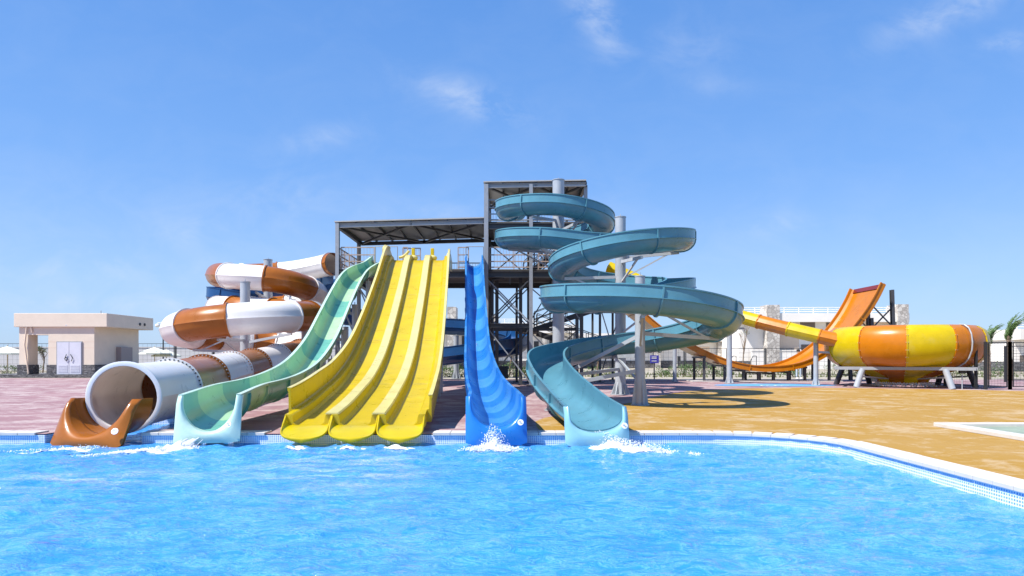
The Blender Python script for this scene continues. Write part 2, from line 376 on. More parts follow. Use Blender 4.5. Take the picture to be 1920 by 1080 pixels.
me = bpy.data.meshes.new('pool_wall'); me.from_pydata(vs, [], fs); ul = me.uv_layers.new(name='uv')
for lp in me.loops: ul.data[lp.index].uv = uvs[lp.vertex_index]
me.materials.append(TILE); o = bpy.data.objects.new('pool_wall', me); COL.objects.link(o); tag(o, kind='structure')
# coping stone strips
def strip(path, w, z0, z1, name, mat_, over=.03):
    mb = MB(); rows = []
    for i, (x, y) in enumerate(path):
        a = Vector(path[max(0, i-1)]); b = Vector(path[min(len(path)-1, i+1)]); t = (b-a).normalized(); n = Vector((-t.y, t.x))
        p = Vector((x, y)); i_ = p-n*over; o_ = p+n*w
        rows.append([(i_.x, i_.y, z0), (i_.x, i_.y, z1), (o_.x, o_.y, z1), (o_.x, o_.y, z0)])
    mb.grid(rows, closed=True); mb.add(rows[0], [(0, 1, 2, 3)]); mb.add(rows[-1], [(3, 2, 1, 0)])
    return mb.build(name, mat_, bevel=.008, smooth=40)
CZ = .022
def resample(path, step):
    out = [Vector(path[0])]; rest = step
    for a, b in zip(path, path[1:]):
        a = Vector(a); b = Vector(b); d = (b-a).length; pos = rest
        while pos <= d: out.append(a.lerp(b, pos/d)); pos += step
        rest = pos-d
    return out
for seg in ([(-24, PY1), (-7.95, PY1)], [(-6.3, PY1), (-4.0, PY1)], [(-1.35, PY1), (PX1-CR-.35, PY1)]+arc[1:]+[(PX1, 8), (PX1, 4), (PX1, -12)]):
    pts = resample(seg, .3); mb = MB()
    for a, b in zip(pts, pts[1:]):
        t = (b-a).normalized(); n_ = Vector((-t.y, t.x)); a = a+t*.004; b = b-t*.004; dz = random.uniform(-.002, .002)
        q = [a-n_*.03, b-n_*.03, b+n_*.33, a+n_*.33]
        mb.add([(v.x, v.y, z) for z in (-.028, CZ+dz) for v in q], [(3, 2, 1, 0), (4, 5, 6, 7), (0, 1, 5, 4), (1, 2, 6, 5), (2, 3, 7, 6), (3, 0, 4, 7)])
    o = mb.build('pool_coping', COPE, smooth=0, bevel=.005); tag(o, kind='structure')
# ------------------------------------------------------------------ water
def water_mat():
    m = bpy.data.materials.new('pool water'); m.use_nodes = True; nt = m.node_tree; b = nt.nodes['Principled BSDF']
    tc = N(nt, 'ShaderNodeTexCoord')
    def nz(sc, S, det=4, r=.6, dis=0., rot=0):
        mp = N(nt, 'ShaderNodeMapping'); mp.inputs['Scale'].default_value = S; mp.inputs['Rotation'].default_value = (0, 0, rot); L(nt, tc.outputs['Object'], mp.inputs[0])
        n = N(nt, 'ShaderNodeTexNoise', inp={'Scale': sc, 'Detail': det, 'Roughness': r, 'Distortion': dis}); L(nt, mp.outputs[0], n.inputs['Vector']); return n.outputs[0]
    a = nz(1.7, (1, 1.2, 1), 5, .62, .8, .2); c = nz(4.6, (.8, 1.4, 1), 6, .62, 1.4, -.2); d = nz(.35, (1, 1, 1), 3)
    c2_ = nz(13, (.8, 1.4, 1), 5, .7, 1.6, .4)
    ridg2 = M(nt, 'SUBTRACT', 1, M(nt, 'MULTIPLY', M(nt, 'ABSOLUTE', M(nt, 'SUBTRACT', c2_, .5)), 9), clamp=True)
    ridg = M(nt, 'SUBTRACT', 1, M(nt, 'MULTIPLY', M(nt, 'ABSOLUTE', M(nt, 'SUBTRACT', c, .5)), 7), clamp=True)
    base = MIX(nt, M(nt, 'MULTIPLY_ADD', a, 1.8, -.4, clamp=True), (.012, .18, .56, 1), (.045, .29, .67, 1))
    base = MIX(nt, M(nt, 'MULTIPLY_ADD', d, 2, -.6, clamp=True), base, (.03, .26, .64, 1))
    base = MIX(nt, M(nt, 'MULTIPLY', M(nt, 'POWER', ridg, 4), M(nt, 'MULTIPLY_ADD', a, 2.0, -.75, clamp=True)), base, (.20, .46, .80, 1))  # ripple glints painted as thin pale lines, here and in the next mix
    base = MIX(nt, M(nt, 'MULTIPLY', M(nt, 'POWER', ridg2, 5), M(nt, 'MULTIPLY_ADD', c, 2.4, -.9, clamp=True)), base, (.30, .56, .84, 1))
    L(nt, base, b.inputs['Base Color']); b.inputs['Roughness'].default_value = .05; b.inputs['IOR'].default_value = 1.33
    h = M(nt, 'ADD', M(nt, 'MULTIPLY', c, .045), M(nt, 'MULTIPLY', nz(20, (.8, 1.3, 1), 3, .6, .6), .014))
    bp = N(nt, 'ShaderNodeBump', inp={'Strength': 1.0, 'Distance': 1.0}); L(nt, h, bp.inputs['Height']); L(nt, bp.outputs[0], b.inputs['Normal'])
    return m
ZW = -.17
exits = [(-7.05, 11.0, .9), (-5.1, 11.1, .9), (-3.55, 11.0, .7), (-2.66, 11.0, .7), (-1.8, 11.0, .7), (-.28, 11.2, 1.0), (1.6, 11.2, 1.1)]
def wave(x, y):
    z = .020*noise.noise((x*.9, y*1.1, 1.3))+.030*noise.noise((x*2.3+5, y*3.0, 4.1))+.018*noise.noise((x*5.2, y*7.5, 7.7))
    for ex, ey, am in exits:
        d = math.hypot(x-ex, y-ey+.4)
        if d < 2.5: z += .02*am*math.exp(-d*1.1)*math.sin(d*14)+.05*am*math.exp(-d*1.6)*noise.noise((x*9, y*9, 3))
    return ZW+z
mb = MB(); rows = []; y = 1.6
ys = [-12, -6, -2, 0, 1]
while y < 15.0: ys.append(y); y += .035+.004*y
for y in ys:
    n = 300; hw = 1.0
    rows.append([(-24+ (PX1+24+.05)*0 + (-24 if False else 0), y, 0)] and [Vector((x, y, wave(x, y))) for x in [(-13.0+18.1*k/n) for k in range(n+1)]])
mb.grid(rows); wo = mb.build('water', water_mat(), smooth=180); tag(wo, kind='structure')
mb = MB(); mb.add([(-24, -12, ZW), (-13, -12, ZW), (-13, 15, ZW), (-24, 15, ZW)], [(0, 1, 2, 3)]); o = mb.build('water', wo.data.materials[0], smooth=0); tag(o, kind='structure')

# ------------------------------------------------------------------ generic slide pieces
def exit_lip(mb, fr, prof, dep, F, margin, Hb, style='plate', pre=0, corner=.72, dive=0, nar=.07, sh=.0):
    """open end of a flume: the trough is cut back at the rim and flows forward into a face plate"""
    p, t, s, u = fr; t = Vector((t.x, t.y, 0)).normalized(); s = t.cross(Vector((0, 0, 1))).normalized(); u = Vector((0, 0, 1))
    hw = max(a for a, b in prof)
    pr = [(a, b) for a, b in prof]
    rnd = .36 if style == 'plate' else .25
    def g(x): x = max(0, min(1, x)); return (1-rnd)*x**1.8+rnd*(1-(1-x)**5)
    rows = []; nar = nar if style == 'plate' else 0; sh = sh if style == 'plate' else 0
    n = 8
    for k in range(n+1):
        tt = k/n; rows.append([p+s*a*(1-nar*tt*(-b/dep))+u*(b*(1-sh*tt)-dive*(tt**1.5)*(.4+.6*(-b/dep)))+t*(pre+F*g(-b/dep))*tt for a, b in pr])
    m = len(pr); cum = [0]
    for i in range(1, m): cum.append(cum[-1]+math.dist(pr[i], pr[i-1]))
    tot = cum[-1]
    inner = rows[-1]; outer = []; d2 = []
    for i in range(m):
        x = cum[i]/tot; sg = -1 if x < .5 else 1; x = x*2 if x < .5 else (1-x)*2   # 0 rim .. 1 bottom
        if style == 'plate':
            if x < corner: a = sg*(hw+margin); b = -x/corner*Hb
            else: a = sg*(hw+margin)*(1-(x-corner)/(1-corner)); b = -Hb
            f = pre+F*g(-b/Hb)*1.0+.04*x
            if x < .12: f -= .05*(1-x/.12)
        else:
            a0, b0 = pr[i]; a = a0*(1+margin/hw); b = b0*(Hb/dep)-.015*0; f = pre+F*g(-b0/dep)+.06*x+.01
        q = p+s*a+u*(b-dive*x*(style != 'plate'))+t*f
        if q.z < -.24 : q.z = -.24
        outer.append(q)
    for k in (.12, .3, .55, .8):
        rows.append([a.lerp(b, k)+t*(.05*math.sin(math.pi*k**.6)) for a, b in zip(inner, outer)])
    rows.append(outer)
    rows.append([q+Vector((0, 0, 0))-t*.05 for q in outer])
    mb.grid(rows)
    return mb
def trough(root, pts, segs, mats, hw, dep, st, step=.12, lip=.06, ridge=.035, fl=True, hwf=None, depf=None, t=.03, start_cap=False, segname='trough_segment', flmat=None, back=True):
    """segs: list of arc lengths measured from the END of the path backwards (cycled)"""
    path, Ln = catmull(pts, step); fr = frames(path); n = len(path)
    bounds = [n-1]; i = 0; acc = 0.
    while bounds[-1] > 0:
        acc += segs[min(i, len(segs)-1)]; j = max(0, round((n-1)*(1-acc/Ln)))
        if j < 4: j = 0
        bounds.append(j); i += 1
    def hwat(k): return hwf(1-k/(n-1)) if hwf else hw
    def dat(k): return depf((1-k/(n-1))*Ln) if depf else dep
    def sat(k): return st*dat(k)/dep
    for i in range(len(bounds)-1):
        a, b = bounds[i+1], bounds[i]
        mb = MB(); sweep(mb, fr[a:b+1], [u_shell(hwat(k), dat(k), sat(k), t, lip, ridge) for k in range(a, b+1)])
        seg = mb.build(segname, mats[i % len(mats)], root, smooth=32)
        if fl and a > 0:
            p, tt, s, u = fr[a]; f2 = [(p-tt*.022, tt, s, u), (p+tt*.022, tt, s, u)]
            mb = MB(); sweep(mb, f2, [u_flange(hwat(a), dat(a), sat(a), .045, t)]*2); mb.build('joint_flange', flmat or mats[i % len(mats)], root, smooth=32)
    return path, fr, bounds
def sticker(fr_p, nrm, r, root):
    nrm = nrm.normalized(); sd = nrm.cross(Vector((0, 0, 1))).normalized(); u = sd.cross(nrm)
    mb = MB(); n = 20; mb.add([fr_p+nrm*.012+(sd*math.cos(2*math.pi*k/n)+u*math.sin(2*math.pi*k/n))*r for k in range(n)]+[fr_p+(sd*math.cos(2*math.pi*k/n)+u*math.sin(2*math.pi*k/n))*r for k in range(n)],
        [tuple(range(n))]+[(k, (k+1) % n, (k+1) % n+n, k+n) for k in range(n)]); o = mb.build('round_badge', STICK, root, smooth=0)
    mb = MB()
    for a, b in ((-.45, -.1), (0, .35)):
        mb.beam(fr_p+nrm*.016+sd*r*(a-.1)+u*r*.25*(-1 if a < 0 else 1), fr_p+nrm*.016+sd*r*(b+.25)+u*r*.25*(-1 if a < 0 else 1), .004, r*.22, up=u)
    mb.build('badge_print', STICKG, o, smooth=0)
def column(loc, ztop, r, label, arms=(), mat_=PIPE, z0=0, gus=6, gh=.45, cap=True, group='grey steel columns carrying the slides', name='slide_column'):
    root = empty(name, (loc[0], loc[1], 0), label, 'column', group)
    x, y = loc[:2]
    mb = MB(); mb.rod((x, y, z0), (x, y, ztop), r, n=24); mb.build('shaft', mat_, root, smooth=40)
    if cap: mb = MB(); mb.rod((x, y, ztop), (x, y, ztop+.025), r*1.08, n=24); mb.rod((x, y, ztop+.02), (x, y, ztop+.12), .015, n=6); mb.build('cap', mat_, root)
    mb = MB(); mb.rod((x, y, z0+.002), (x, y, z0+.03), r*1.9, n=20)
    for k in range(gus):
        a = 2*math.pi*k/gus+.26; d = Vector((math.cos(a), math.sin(a), 0)); sd = Vector((-d.y, d.x, 0))*.012; b = Vector((x, y, z0+.03))
        q = [b+d*r*.9, b+d*r*1.8, b+d*r*.9+Vector((0, 0, gh))]
        mb.add([v+sd for v in q]+[v-sd for v in q], [(0, 1, 2), (5, 4, 3), (0, 3, 4, 1), (1, 4, 5, 2), (2, 5, 3, 0)])
    mb.build('base_plate', mat_, root, smooth=0)
    for (zc, tgt, kind) in arms:
        tgt = Vector(tgt); mb = MB(); a = Vector((x, y, zc))
        mb.beam(a, tgt, .075, .10); mb.build('support_arm', mat_ if kind != 'w' else GALV, root, smooth=0)
        if kind in ('b', 'w'):
            mb = MB(); mb.beam(Vector((x, y, zc-.75)), a.lerp(tgt, .8)-Vector((0, 0, .03)), .055, .055); mb.build('arm_brace', mat_ if kind != 'w' else GALV, root, smooth=0)
        if kind == 'u':
            mb = MB(); mb.beam(Vector((x, y, zc+.9)), a.lerp(tgt, .85), .055, .055); mb.build('arm_brace', mat_, root, smooth=0)
    return root

# ------------------------------------------------------------------ aqua spiral slide
c1 = Vector((1.72, 27.5)); r1 = 1.90; c2 = Vector((3.80, 23.8)); r2 = 2.02; c3 = Vector((3.58, 19.25)); r3 = 2.30
def hx(c, r, th, z): return (c.x+r*math.cos(R(th)), c.y+r*math.sin(R(th)), z)
ap = []
zs1 = [(-215, 7.72), (-180, 7.55), (-90, 7.32), (0, 6.92), (90, 6.68), (180, 6.38), (270, 6.05), (299, 5.95)]
def interp(tab, x):
    for (a, b), (c, d) in zip(tab, tab[1:]):
        if min(a, c) <= x <= max(a, c): return b+(d-b)*(x-a)/(c-a)
    return tab[-1][1]
th = -215
while th < 285: ap.append(hx(c1, r1, th, interp(zs1, th))); th += 25
ap.append(tuple(Vector(hx(c1, r1, 299, 5.95)).lerp(Vector(hx(c2, r2, 119, 5.95)), .5)))
zs2 = [(119, 5.95), (90, 5.9), (0, 5.70), (-90, 5.28), (-180, 4.72), (-270, 4.42), (-360, 4.10), (-400, 3.82), (-452, 3.42)]
th = 100
while th > -440: ap.append(hx(c2, r2, th, interp(zs2, th))); th -= 25
ap.append(tuple(Vector(hx(c2, r2, -452, 3.42)).lerp(Vector(hx(c3, r3, 88, 3.42)), .5)))
zs3 = [(88, 3.42), (180, 3.30), (270, 3.06), (360, 2.56), (450, 2.05)]
th = 105
while th <= 455: ap.append(hx(c3, r3, th, interp(zs3, th))); th += 25
ap += [(2.6, 21.35, 1.93), (1.75, 20.6, 1.76), (1.12, 19.5, 1.58), (.90, 18.1, 1.36), (.95, 16.5, 1.09), (1.07, 15.1, .87), (1.2, 13.9, .70), (1.31, 12.8, .56), (1.40, 11.45, .475)]
root = empty('spiral_water_slide', (c2.x, c2.y, 0), 'aqua open water slide coiling down in three loops to the pool', 'water slide')
AH = .45; AD = .68; AS = .32
path, fr, bd = trough(root, ap, [2.1], [AQUA], AH, AD, AS, lip=.055, ridge=.05, segname='trough_segment', flmat=AQUA, depf=lambda d: .40+.28*min(1, d/4.5)**.8)
aq_path = path; aq_fr = fr
pr = [(a, b) for a, b in u_inner(AH, .42, AS*.42/AD, 16)]
mb = MB(); exit_lip(mb, fr[-1], pr, .42, .20, .085, .64); mb.build('exit_lip', AQUAL, root, smooth=50)
e = fr[-1]; sticker(e[0]+Vector((.45, -.225, -.30)), Vector((.15, -1, .25)), .05, root)
def nearest(fr_, target):
    return min(fr_, key=lambda f: (f[0]-Vector(target)).length)
# columns of the spiral
def arm_to(c, r, th, z): q = Vector(hx(c, r, th, z)); return q
column((c1.x+.15, c1.y), 8.42, .235, 'tallest grey column, up through the top aqua loops beside the tower', arms=[(6.35, hx(c1, r1, -60, 6.5), 'b'), (6.3, hx(c1, r1, 5, 6.2), 'b'), (5.35, hx(c1, r1, 250, 5.42), 'b'), (5.5, hx(c1, r1, 190, 5.6), 'b'), (6.8, hx(c1, r1, -120, 6.62), 'u')])
column((c2.x-.02, c2.y), 6.17, .185, 'tall grey column inside the middle aqua loop', arms=[(4.75, hx(c2, r2, 0, 4.95), 'w'), (4.62, hx(c2, r2, -80, 4.5), 'w'), (4.1, hx(c2, r2, -170, 4.0), 'w'), (3.6, hx(c2, r2, -265, 3.7), 'w'), (.9, (1.3, 19.9, .72), 'n'), (2.85, hx(c2, r2, -420, 2.9), 'w')], gus=10)
column((P(1200, 760, 18.5).x, 18.5), 3.48, .135, 'slim grey column with a flared foot inside the lowest aqua loop', arms=[(1.95, hx(c3, r3, 5, 1.83), 'u'), (2.3, hx(c3, r3, 262, 2.33), 'b'), (1.35, hx(c3, r3, 100, 1.32), 'b'), (1.9, (1.45, 19.75, .78), 'n'), (.95, (1.1, 18.4, .50), 'n')], gus=4, gh=.9)
for i, (x, y, z) in enumerate(((1.25, 14.15, .02), (.92, 16.6, .40))):
    column((x, y), z+.06 if i else .12, .07, ('short stub column under the lower end of the aqua slide', 'short stub column under the last bend of the aqua slide')[i], gus=4, gh=.05, cap=False)

# ------------------------------------------------------------------ green slide
GP = [P(716, 480, 31.2), P(702, 490, 30.2), P(684, 497, 29.3), P(668, 507, 28.2), P(655, 524, 26.9), P(640, 552, 25.4), P(622, 590, 23.6), P(604, 628, 21.8), P(583, 659, 20.2), P(560, 682, 18.6), P(530, 699, 16.8), P(495, 711, 15.2), P(447, 722, 13.5), P(394, 741, 11.50)]
root = empty('green_water_slide', (-6, 20, 0), 'single green striped open slide left of the yellow lanes', 'water slide')
GH, GD, GS = .42, .50, .10
path, fr, bd = trough(root, GP, [.85, 1.5, 1.7, 1.7, 1.8, 1.9, 2.0, 2.0, 1.6, 1.4, 1.2], [GRD, GRL], GH, GD, GS, lip=.075, ridge=0, depf=lambda d: .60-.10*min(1, d/1.5))
g_fr = fr
mb = MB(); exit_lip(mb, fr[-1], u_inner(GH, .60, GS*.6/GD, 16), .60, .20, .10, .78); mb.build('exit_lip', GRR, root, smooth=50)
e = fr[-1]; sticker(e[0]+Vector((.41, -.235, -.47)), Vector((-.1, -1, .3)), .05, root)
# mint rims laid on both edges
for sgn in (-1, 1):
    mb = MB(); pr = [(sgn*(GH-.004), .004), (sgn*(GH+.078), .004), (sgn*(GH+.078), .016), (sgn*(GH-.004), .016)]
    sweep(mb, fr, [pr]*len(fr)); mb.build('rim', GRR, root, smooth=40)

# ------------------------------------------------------------------ blue slide
BP = [P(889, 478, 31.0), P(889, 484, 30.2), P(889.5, 500, 29.2), P(891, 545, 26.9), P(893, 592, 24.2), P(895, 638, 21.2), P(899, 672, 18.6), P(906, 699, 16.4), P(915, 718, 14.4), P(925, 731, 12.9), P(930, 743, 11.50)]
root = empty('blue_water_slide', (-1, 20, 0), 'single steep blue striped slide between the yellow lanes and the aqua spiral', 'water slide')
def bw(s): return .335 if s > .45 else (.42-(s/.45)*.085)
path, fr, bd = trough(root, BP, [.5, .75, .8, .8, .85, .9, 1.1, 1.1, 1.2, 1.2, 1.2], [BLD, BLL], .42, .52, .14, lip=.06, ridge=0, hwf=bw, flmat=BLD)
b_fr = fr
mb = MB(); exit_lip(mb, fr[-1], u_inner(bw(0), .52, .14, 16), .52, .20, .09, .80); mb.build('exit_lip', BLD, root, smooth=50)
e = fr[-1]; sticker(e[0]+Vector((.41, -.22, -.42)), Vector((.1, -1, .3)), .05, root)

# ------------------------------------------------------------------ yellow three lane slide
prof_y = [(28.9, 5.33), (28.3, 5.32), (27.7, 5.20), (26.8, 4.82), (24.7, 3.72), (21.6, 2.28), (19, 1.27), (16.6, .68), (14.6, .40), (13.2, .24), (12.2, .16), (11.75, .13)]
def yx(D): return -2.70-(D-11.8)*.0705
root = empty('yellow_water_slide', (-3.3, 20, 0), 'wide yellow water slide with three side by side lanes', 'water slide')
LW = .80; rh = .19; rw = .12
def lane_prof(t=.03):
    inn = []
    h = LW/2
    inn = [(-h, rh), (-h+rw*.8, rh), (-h+rw, rh-.02), (-h+rw+.02, .05), (-h+rw+.07, .008), (-.15, 0), (.15, 0), (h-rw-.07, .008), (h-rw-.02, .05), (h-rw, rh-.02), (h-rw*.8, rh), (h, rh)]
    return inn+[(h, -t), (-h, -t)]
yc = []
for i in range(3):
    off = (i-1)*LW
    lane = empty('x', (0, 0, 0), None, None); bpy.data.objects.remove(lane)
    pts = [Vector((yx(D)+off, D, z)) for D, z in prof_y]
    path, Ln = catmull(pts, .14); fr = frames(path); yc.append(fr)
    mb = MB(); sweep(mb, fr, [lane_prof()]*len(fr)); ln = mb.build('lane', YEL, root, smooth=32)
    # scalloped lane end
    p, t, s, u = fr[-1]; hw = LW/2-.035; prof = [(-hw, rh), (-hw, rh*.6)]+[(-hw*math.cos(a)**1 if False else -hw*math.copysign(abs(math.cos(a))**.45, math.cos(a)), rh*.5-(rh*.5)*math.sin(a)**.6 if 0 < a < math.pi else rh*.5) for a in [math.pi*k/18 for k in range(19)]]+[(hw, rh*.6), (hw, rh)]
    base = p+Vector((0, 0, rh)); prof = [(a, b-rh) for a, b in prof]
    mb = MB(); exit_lip(mb, (base, t, s, Vector((0, 0, 1))), prof, rh, .50, .03, .30, style='round', pre=.0, dive=.13)
    mb.build('lane_end', YEL, ln, smooth=50)
    for j in range(3):   # joint lines across the lane
        k = int(len(fr)*(.28+.23*j)); p, t, s, u = fr[k]
        mb = MB(); mb.beam(p-s*(LW/2-rw-.03)+u*.004, p+s*(LW/2-rw-.03)+u*.004, .012, .006, up=u); mb.build('joint_strip', YELR, ln, smooth=0)
for i, o_ in ((0, -LW/2), (1, LW/2)):
    fr = [(f[0]+f[2]*-o_*0, f[1], f[2], f[3]) for f in yc[1]]
    mb = MB(); fr2 = [(Vector((f[0].x+o_, f[0].y, f[0].z)), f[1], f[2], f[3]) for f in yc[1]]
    pr = [(-.122, rh+.003), (.122, rh+.003), (.10, rh+.03), (-.10, rh+.03)]
    sweep(mb, fr2, [pr]*len(fr2)); mb.build('divider', YELR, root, smooth=40)
for sgn, nm in ((-1, 'side_wall'), (1, 'side_wall')):
    off = sgn*(1.5*LW); wh = .55 if sgn < 0 else .42; th_ = .035
    fr2 = [(Vector((f[0].x+off, f[0].y, f[0].z)), f[1], f[2], f[3]) for f in yc[1]]
    # facing: s points to +x or -x depending on travel; travel is toward the camera -> s = -x side
    sx_ = 1 if fr2[0][2].x > 0 else -1; o2 = sgn*sx_
    n = len(fr2)
    rows = []
    def wprof(k):
        h = wh*(1 if k < n-6 else 1-.1*(k-(n-6)))
        return [(o2*.002, -.03), (o2*.002, rh), (o2*.04, rh+.02), (o2*.05, h), (o2*.03, h+.03), (o2*.10, h+.03), (o2*.10, h-.02), (o2*(.05+th_), h-.03), (o2*(.05+th_), -.03)]
    mb = MB(); sweep(mb, fr2[:n-4], [wprof(0)]*(n-4)); wl = mb.build('side_wall', YEL, root, smooth=32)
    mb = MB(); sweep(mb, fr2[:n-4], [[(o2*.028, wh+.034), (o2*.104, wh+.034), (o2*.104, wh+.045), (o2*.028, wh+.045)]]*(n-4)); mb.build('wall_top_edge', YELR, wl, smooth=32)
    # high rounded starting wing at the top
    f0 = fr2[0]; mb = MB(); rows = []
    for k in range(13):
        t_ = k/12; yv = f0[0].y-1.35+1.9*t_; hz = (5.15 if sgn < 0 else 4.98)+wh+.27*math.sin(math.pi*min(1, t_*1.05))**.7
        rows.append([Vector((f0[0].x+sgn*.06, yv, 5.0-(.25 if t_ < .4 else 0))), Vector((f0[0].x+sgn*.06, yv, hz-.02)), Vector((f0[0].x+sgn*.13, yv, hz)), Vector((f0[0].x+sgn*.13, yv, 5.0-(.25 if t_ < .4 else 0)))])
    mb.grid(rows, closed=True); mb.cap(rows[0]); mb.cap(rows[-1]); mb.build('entry_wing', YELR, root, smooth=40)
for sx0 in (-LW/2+.05, LW/2+.05):
    x = yx(28.8)+sx0+.12; mb = MB(); mb.box(x-.07, x+.07, 28.5, 28.62, 5.45, 5.86); mb.build('entry_post', YEL, root, bevel=.015)
    mb = MB(); mb.ball((x-.02, 28.55, 5.45), .22, 12, (1, .8, .6)); mb.build('post_foot', YELR, root, smooth=60)
# curled bar between first lane and wing
mb = MB(); pts = [Vector((yx(28.8)-1.2+.35+.42*k/8, 28.7, 5.50+.28*(k/8)**2)) for k in range(9)]; mb.path_rod(pts, .06, 8); mb.build('entry_curl', YELR, root)
# steel frame under the yellow slide (seen through on its right side)
root2 = empty('slide_trestle', (-2.5, 20, 0), 'grey steel trestle under the yellow lanes', 'support frame')
for D, z in ((14.6, .3), (17.5, .75), (20, 1.5), (22.5, 2.55), (25, 3.7)):
    for sx_ in (-1, 1):
        x = yx(D)+sx_*1.05; mb = MB(); mb.rod((x, D, 0), (x, D, z), .05, n=10); mb.build('post', PIPE, root2)
    mb = MB(); mb.beam((yx(D)-1.2, D, z), (yx(D)+1.2, D, z), .08, .12); mb.build('cross_beam', PIPE, root2, smooth=0)
    if z > 1:
        mb = MB(); mb.rod((yx(D)-1.05, D, .3), (yx(D)+1.05, D, z-.2), .025, n=6); mb.build('brace', PIPE, root2)

# ------------------------------------------------------------------ white and rust enclosed tube slide
TP = [(-9.55, 36.6, 6.32), (-11.2, 37.8, 6.2), (-12.8, 38.3, 6.05), (-14.4, 37.6, 5.85), (-15.3, 35.9, 5.6), (-14.35, 33.7, 5.36), (-13, 32.3, 5.12), (-11.5, 32, 4.98), (-10.4, 32.8, 4.8), (-10.0, 34.6, 4.58), (-10.6, 36.6, 4.38), (-12.1, 37.9, 4.18), (-13.9, 37.5, 4.02), (-15.2, 36, 3.88), (-14.5, 33.9, 3.74), (-13.1, 32.5, 3.6), (-11.3, 31.9, 3.46), (-9.6, 31.1, 3.28), (-8.55, 29.3, 3.08), (-8.25, 27.3, 2.94), (-8.95, 25.5, 2.8), (-10.4, 24.75, 2.64), (-11.9, 25.1, 2.46), (-12.95, 26.4, 2.34), (-13.15, 28.3, 2.24), (-12.3, 30.2, 2.1), (-10.8, 31, 1.96), (-9.3, 30.3, 1.78), (-8.6, 28.5, 1.52), (-8.8, 26.4, 1.25), (-8.9, 24.2, 1.04), (-8.5, 21.4, .9), (-8.0, 18.6, .8), (-7.55, 16.4, .72), (-7.18, 14.2, .63), (-6.93, 12.2, .585)]
root = empty('tube_water_slide', (-10, 28, 0), 'enclosed water slide tube striped white and rust orange', 'water slide')
TR = .57
path, Ln = catmull(TP, .14); fr = frames(path); n = len(path); t_fr = fr
TJ = [(319, 14.6), (381, 17), (433, 20), (478, 23), (520, 25.7), (574, 27.8), (530, 30.7), (472, 30.9), (403, 30), (365, 28.8), (352, 25.1), (430, 24.8), (547, 25.4), (588, 27.5), (596, 29.6), (575, 30.8), (550, 31.5), (512, 31.9), (476, 32.2), (438, 32.5), (400, 34.5), (405, 36.6), (470, 37.7), (535, 37.6), (573, 33.7), (500, 32), (430, 32.8), (408, 36.3), (455, 38), (520, 38.1), (619, 36.8)]
b = n-1; i = 0
def circ(r, t, ridge=True, m=40):
    out = []
    for k in range(m):
        a = 2*math.pi*k/m; rr = r+t
        if ridge and k in (0, m//2): rr += .035
        out.append((rr*math.cos(a), rr*math.sin(a)))
    return out
while b > 0:
    if i < len(TJ): a = min(range(max(0, b-48), b-4), key=lambda j: abs(960+path[j].x*1280/path[j].y-TJ[i][0])+22*abs(path[j].y-TJ[i][1]))
    else: a = 0
    m_ = WHT if i % 2 == 0 else BRN
    mb = MB(); out = circ(TR, .025); inn = [(TR*math.cos(2*math.pi*k/40), TR*math.sin(2*math.pi*k/40)) for k in range(40)]
    ro = [ring_at(f, out) for f in fr[a:b+1]]; ri = [ring_at(f, inn) for f in fr[a:b+1]]
    mb.grid(ro, True); mb.mi = 1; mb.grid(ri, True); mb.mi = 0; mb.grid([ro[0], ri[0]], True); mb.grid([ro[-1], ri[-1]], True)
    seg = mb.build('tube_segment', [m_, INW if i % 2 == 0 else BRN], root, smooth=38)
    if i == 0:
        p, t, s, u = fr[b]; mb = MB()
        rr = [[p+t*d+s*r_*math.cos(2*math.pi*k/48)+u*r_*math.sin(2*math.pi*k/48) for k in range(48)] for d, r_ in ((-.06, TR+.02), (-.055, TR+.075), (.02, TR+.075), (.03, TR+.05), (.025, TR-.005), (-.05, TR-.006))]
        mb.grid(rr, True); mb.build('mouth_flange', WHT, root, smooth=50)
    if a > 0:
        p, t, s, u = fr[a]; mb = MB()
        rr = [[p+t*d+s*r_*math.cos(2*math.pi*k/40)+u*r_*math.sin(2*math.pi*k/40) for k in range(40)] for d, r_ in ((-.03, TR+.015), (-.03, TR+.075), (.03, TR+.075), (.03, TR+.015))]
        mb.grid(rr, True)
        if i < 9:
            mb.mi = 1
            for k in range(44):
                an = 2*math.pi*k/44; q = p+s*(TR+.085)*math.cos(an)+u*(TR+.085)*math.sin(an)
                dd = (q-p).normalized(); mb.rod(q-t*.055+dd*-.04, q-t*.03+dd*-.04, .016, n=6); mb.rod(q+t*.03+dd*-.04, q+t*.05+dd*-.04, .016, n=6); mb.rod(q-t*.12-dd*.05, q-t*.12-dd*.028, .014, n=6)
            pass
        mb.build('joint_flange', [m_, GALV if i % 2 else BLACK if i == 0 else BRN], root, smooth=38)
    b = a; i += 1
# open landing trough
p, t, s, u = fr[-1]; t = Vector((-.26, -1, 0)).normalized(); s = t.cross(Vector((0, 0, 1)))
end = (p+t*.04+Vector((0, 0, .0)), t, s, Vector((0, 0, 1)))
prof = [(-.62, 0)]+[(-.62*math.cos(math.pi*k/24), -.62*math.sin(math.pi*k/24)) for k in range(1, 24)]+[(.62, 0)]
mb = MB(); p1 = end[0]+t*.40
sweep(mb, [end, (p1, t, s, end[3])], [prof+[(a*1.05, b*1.05-.001) for a, b in prof[::-1]]]*2, caps=False)
mb.build('landing_trough', BRN, root, smooth=40)
mb = MB(); exit_lip(mb, (p1, t, s, end[3]), prof, .62, .38, .10, .78, corner=.62, nar=.04, sh=.0); mb.build('exit_lip', BRN, root, smooth=50, solid=.02)
sticker(p1+s*.66*(1 if s.x > 0 else -1)+t*.43+Vector((0, 0, -.50)), Vector((.05, -1, .55)), .055, root)
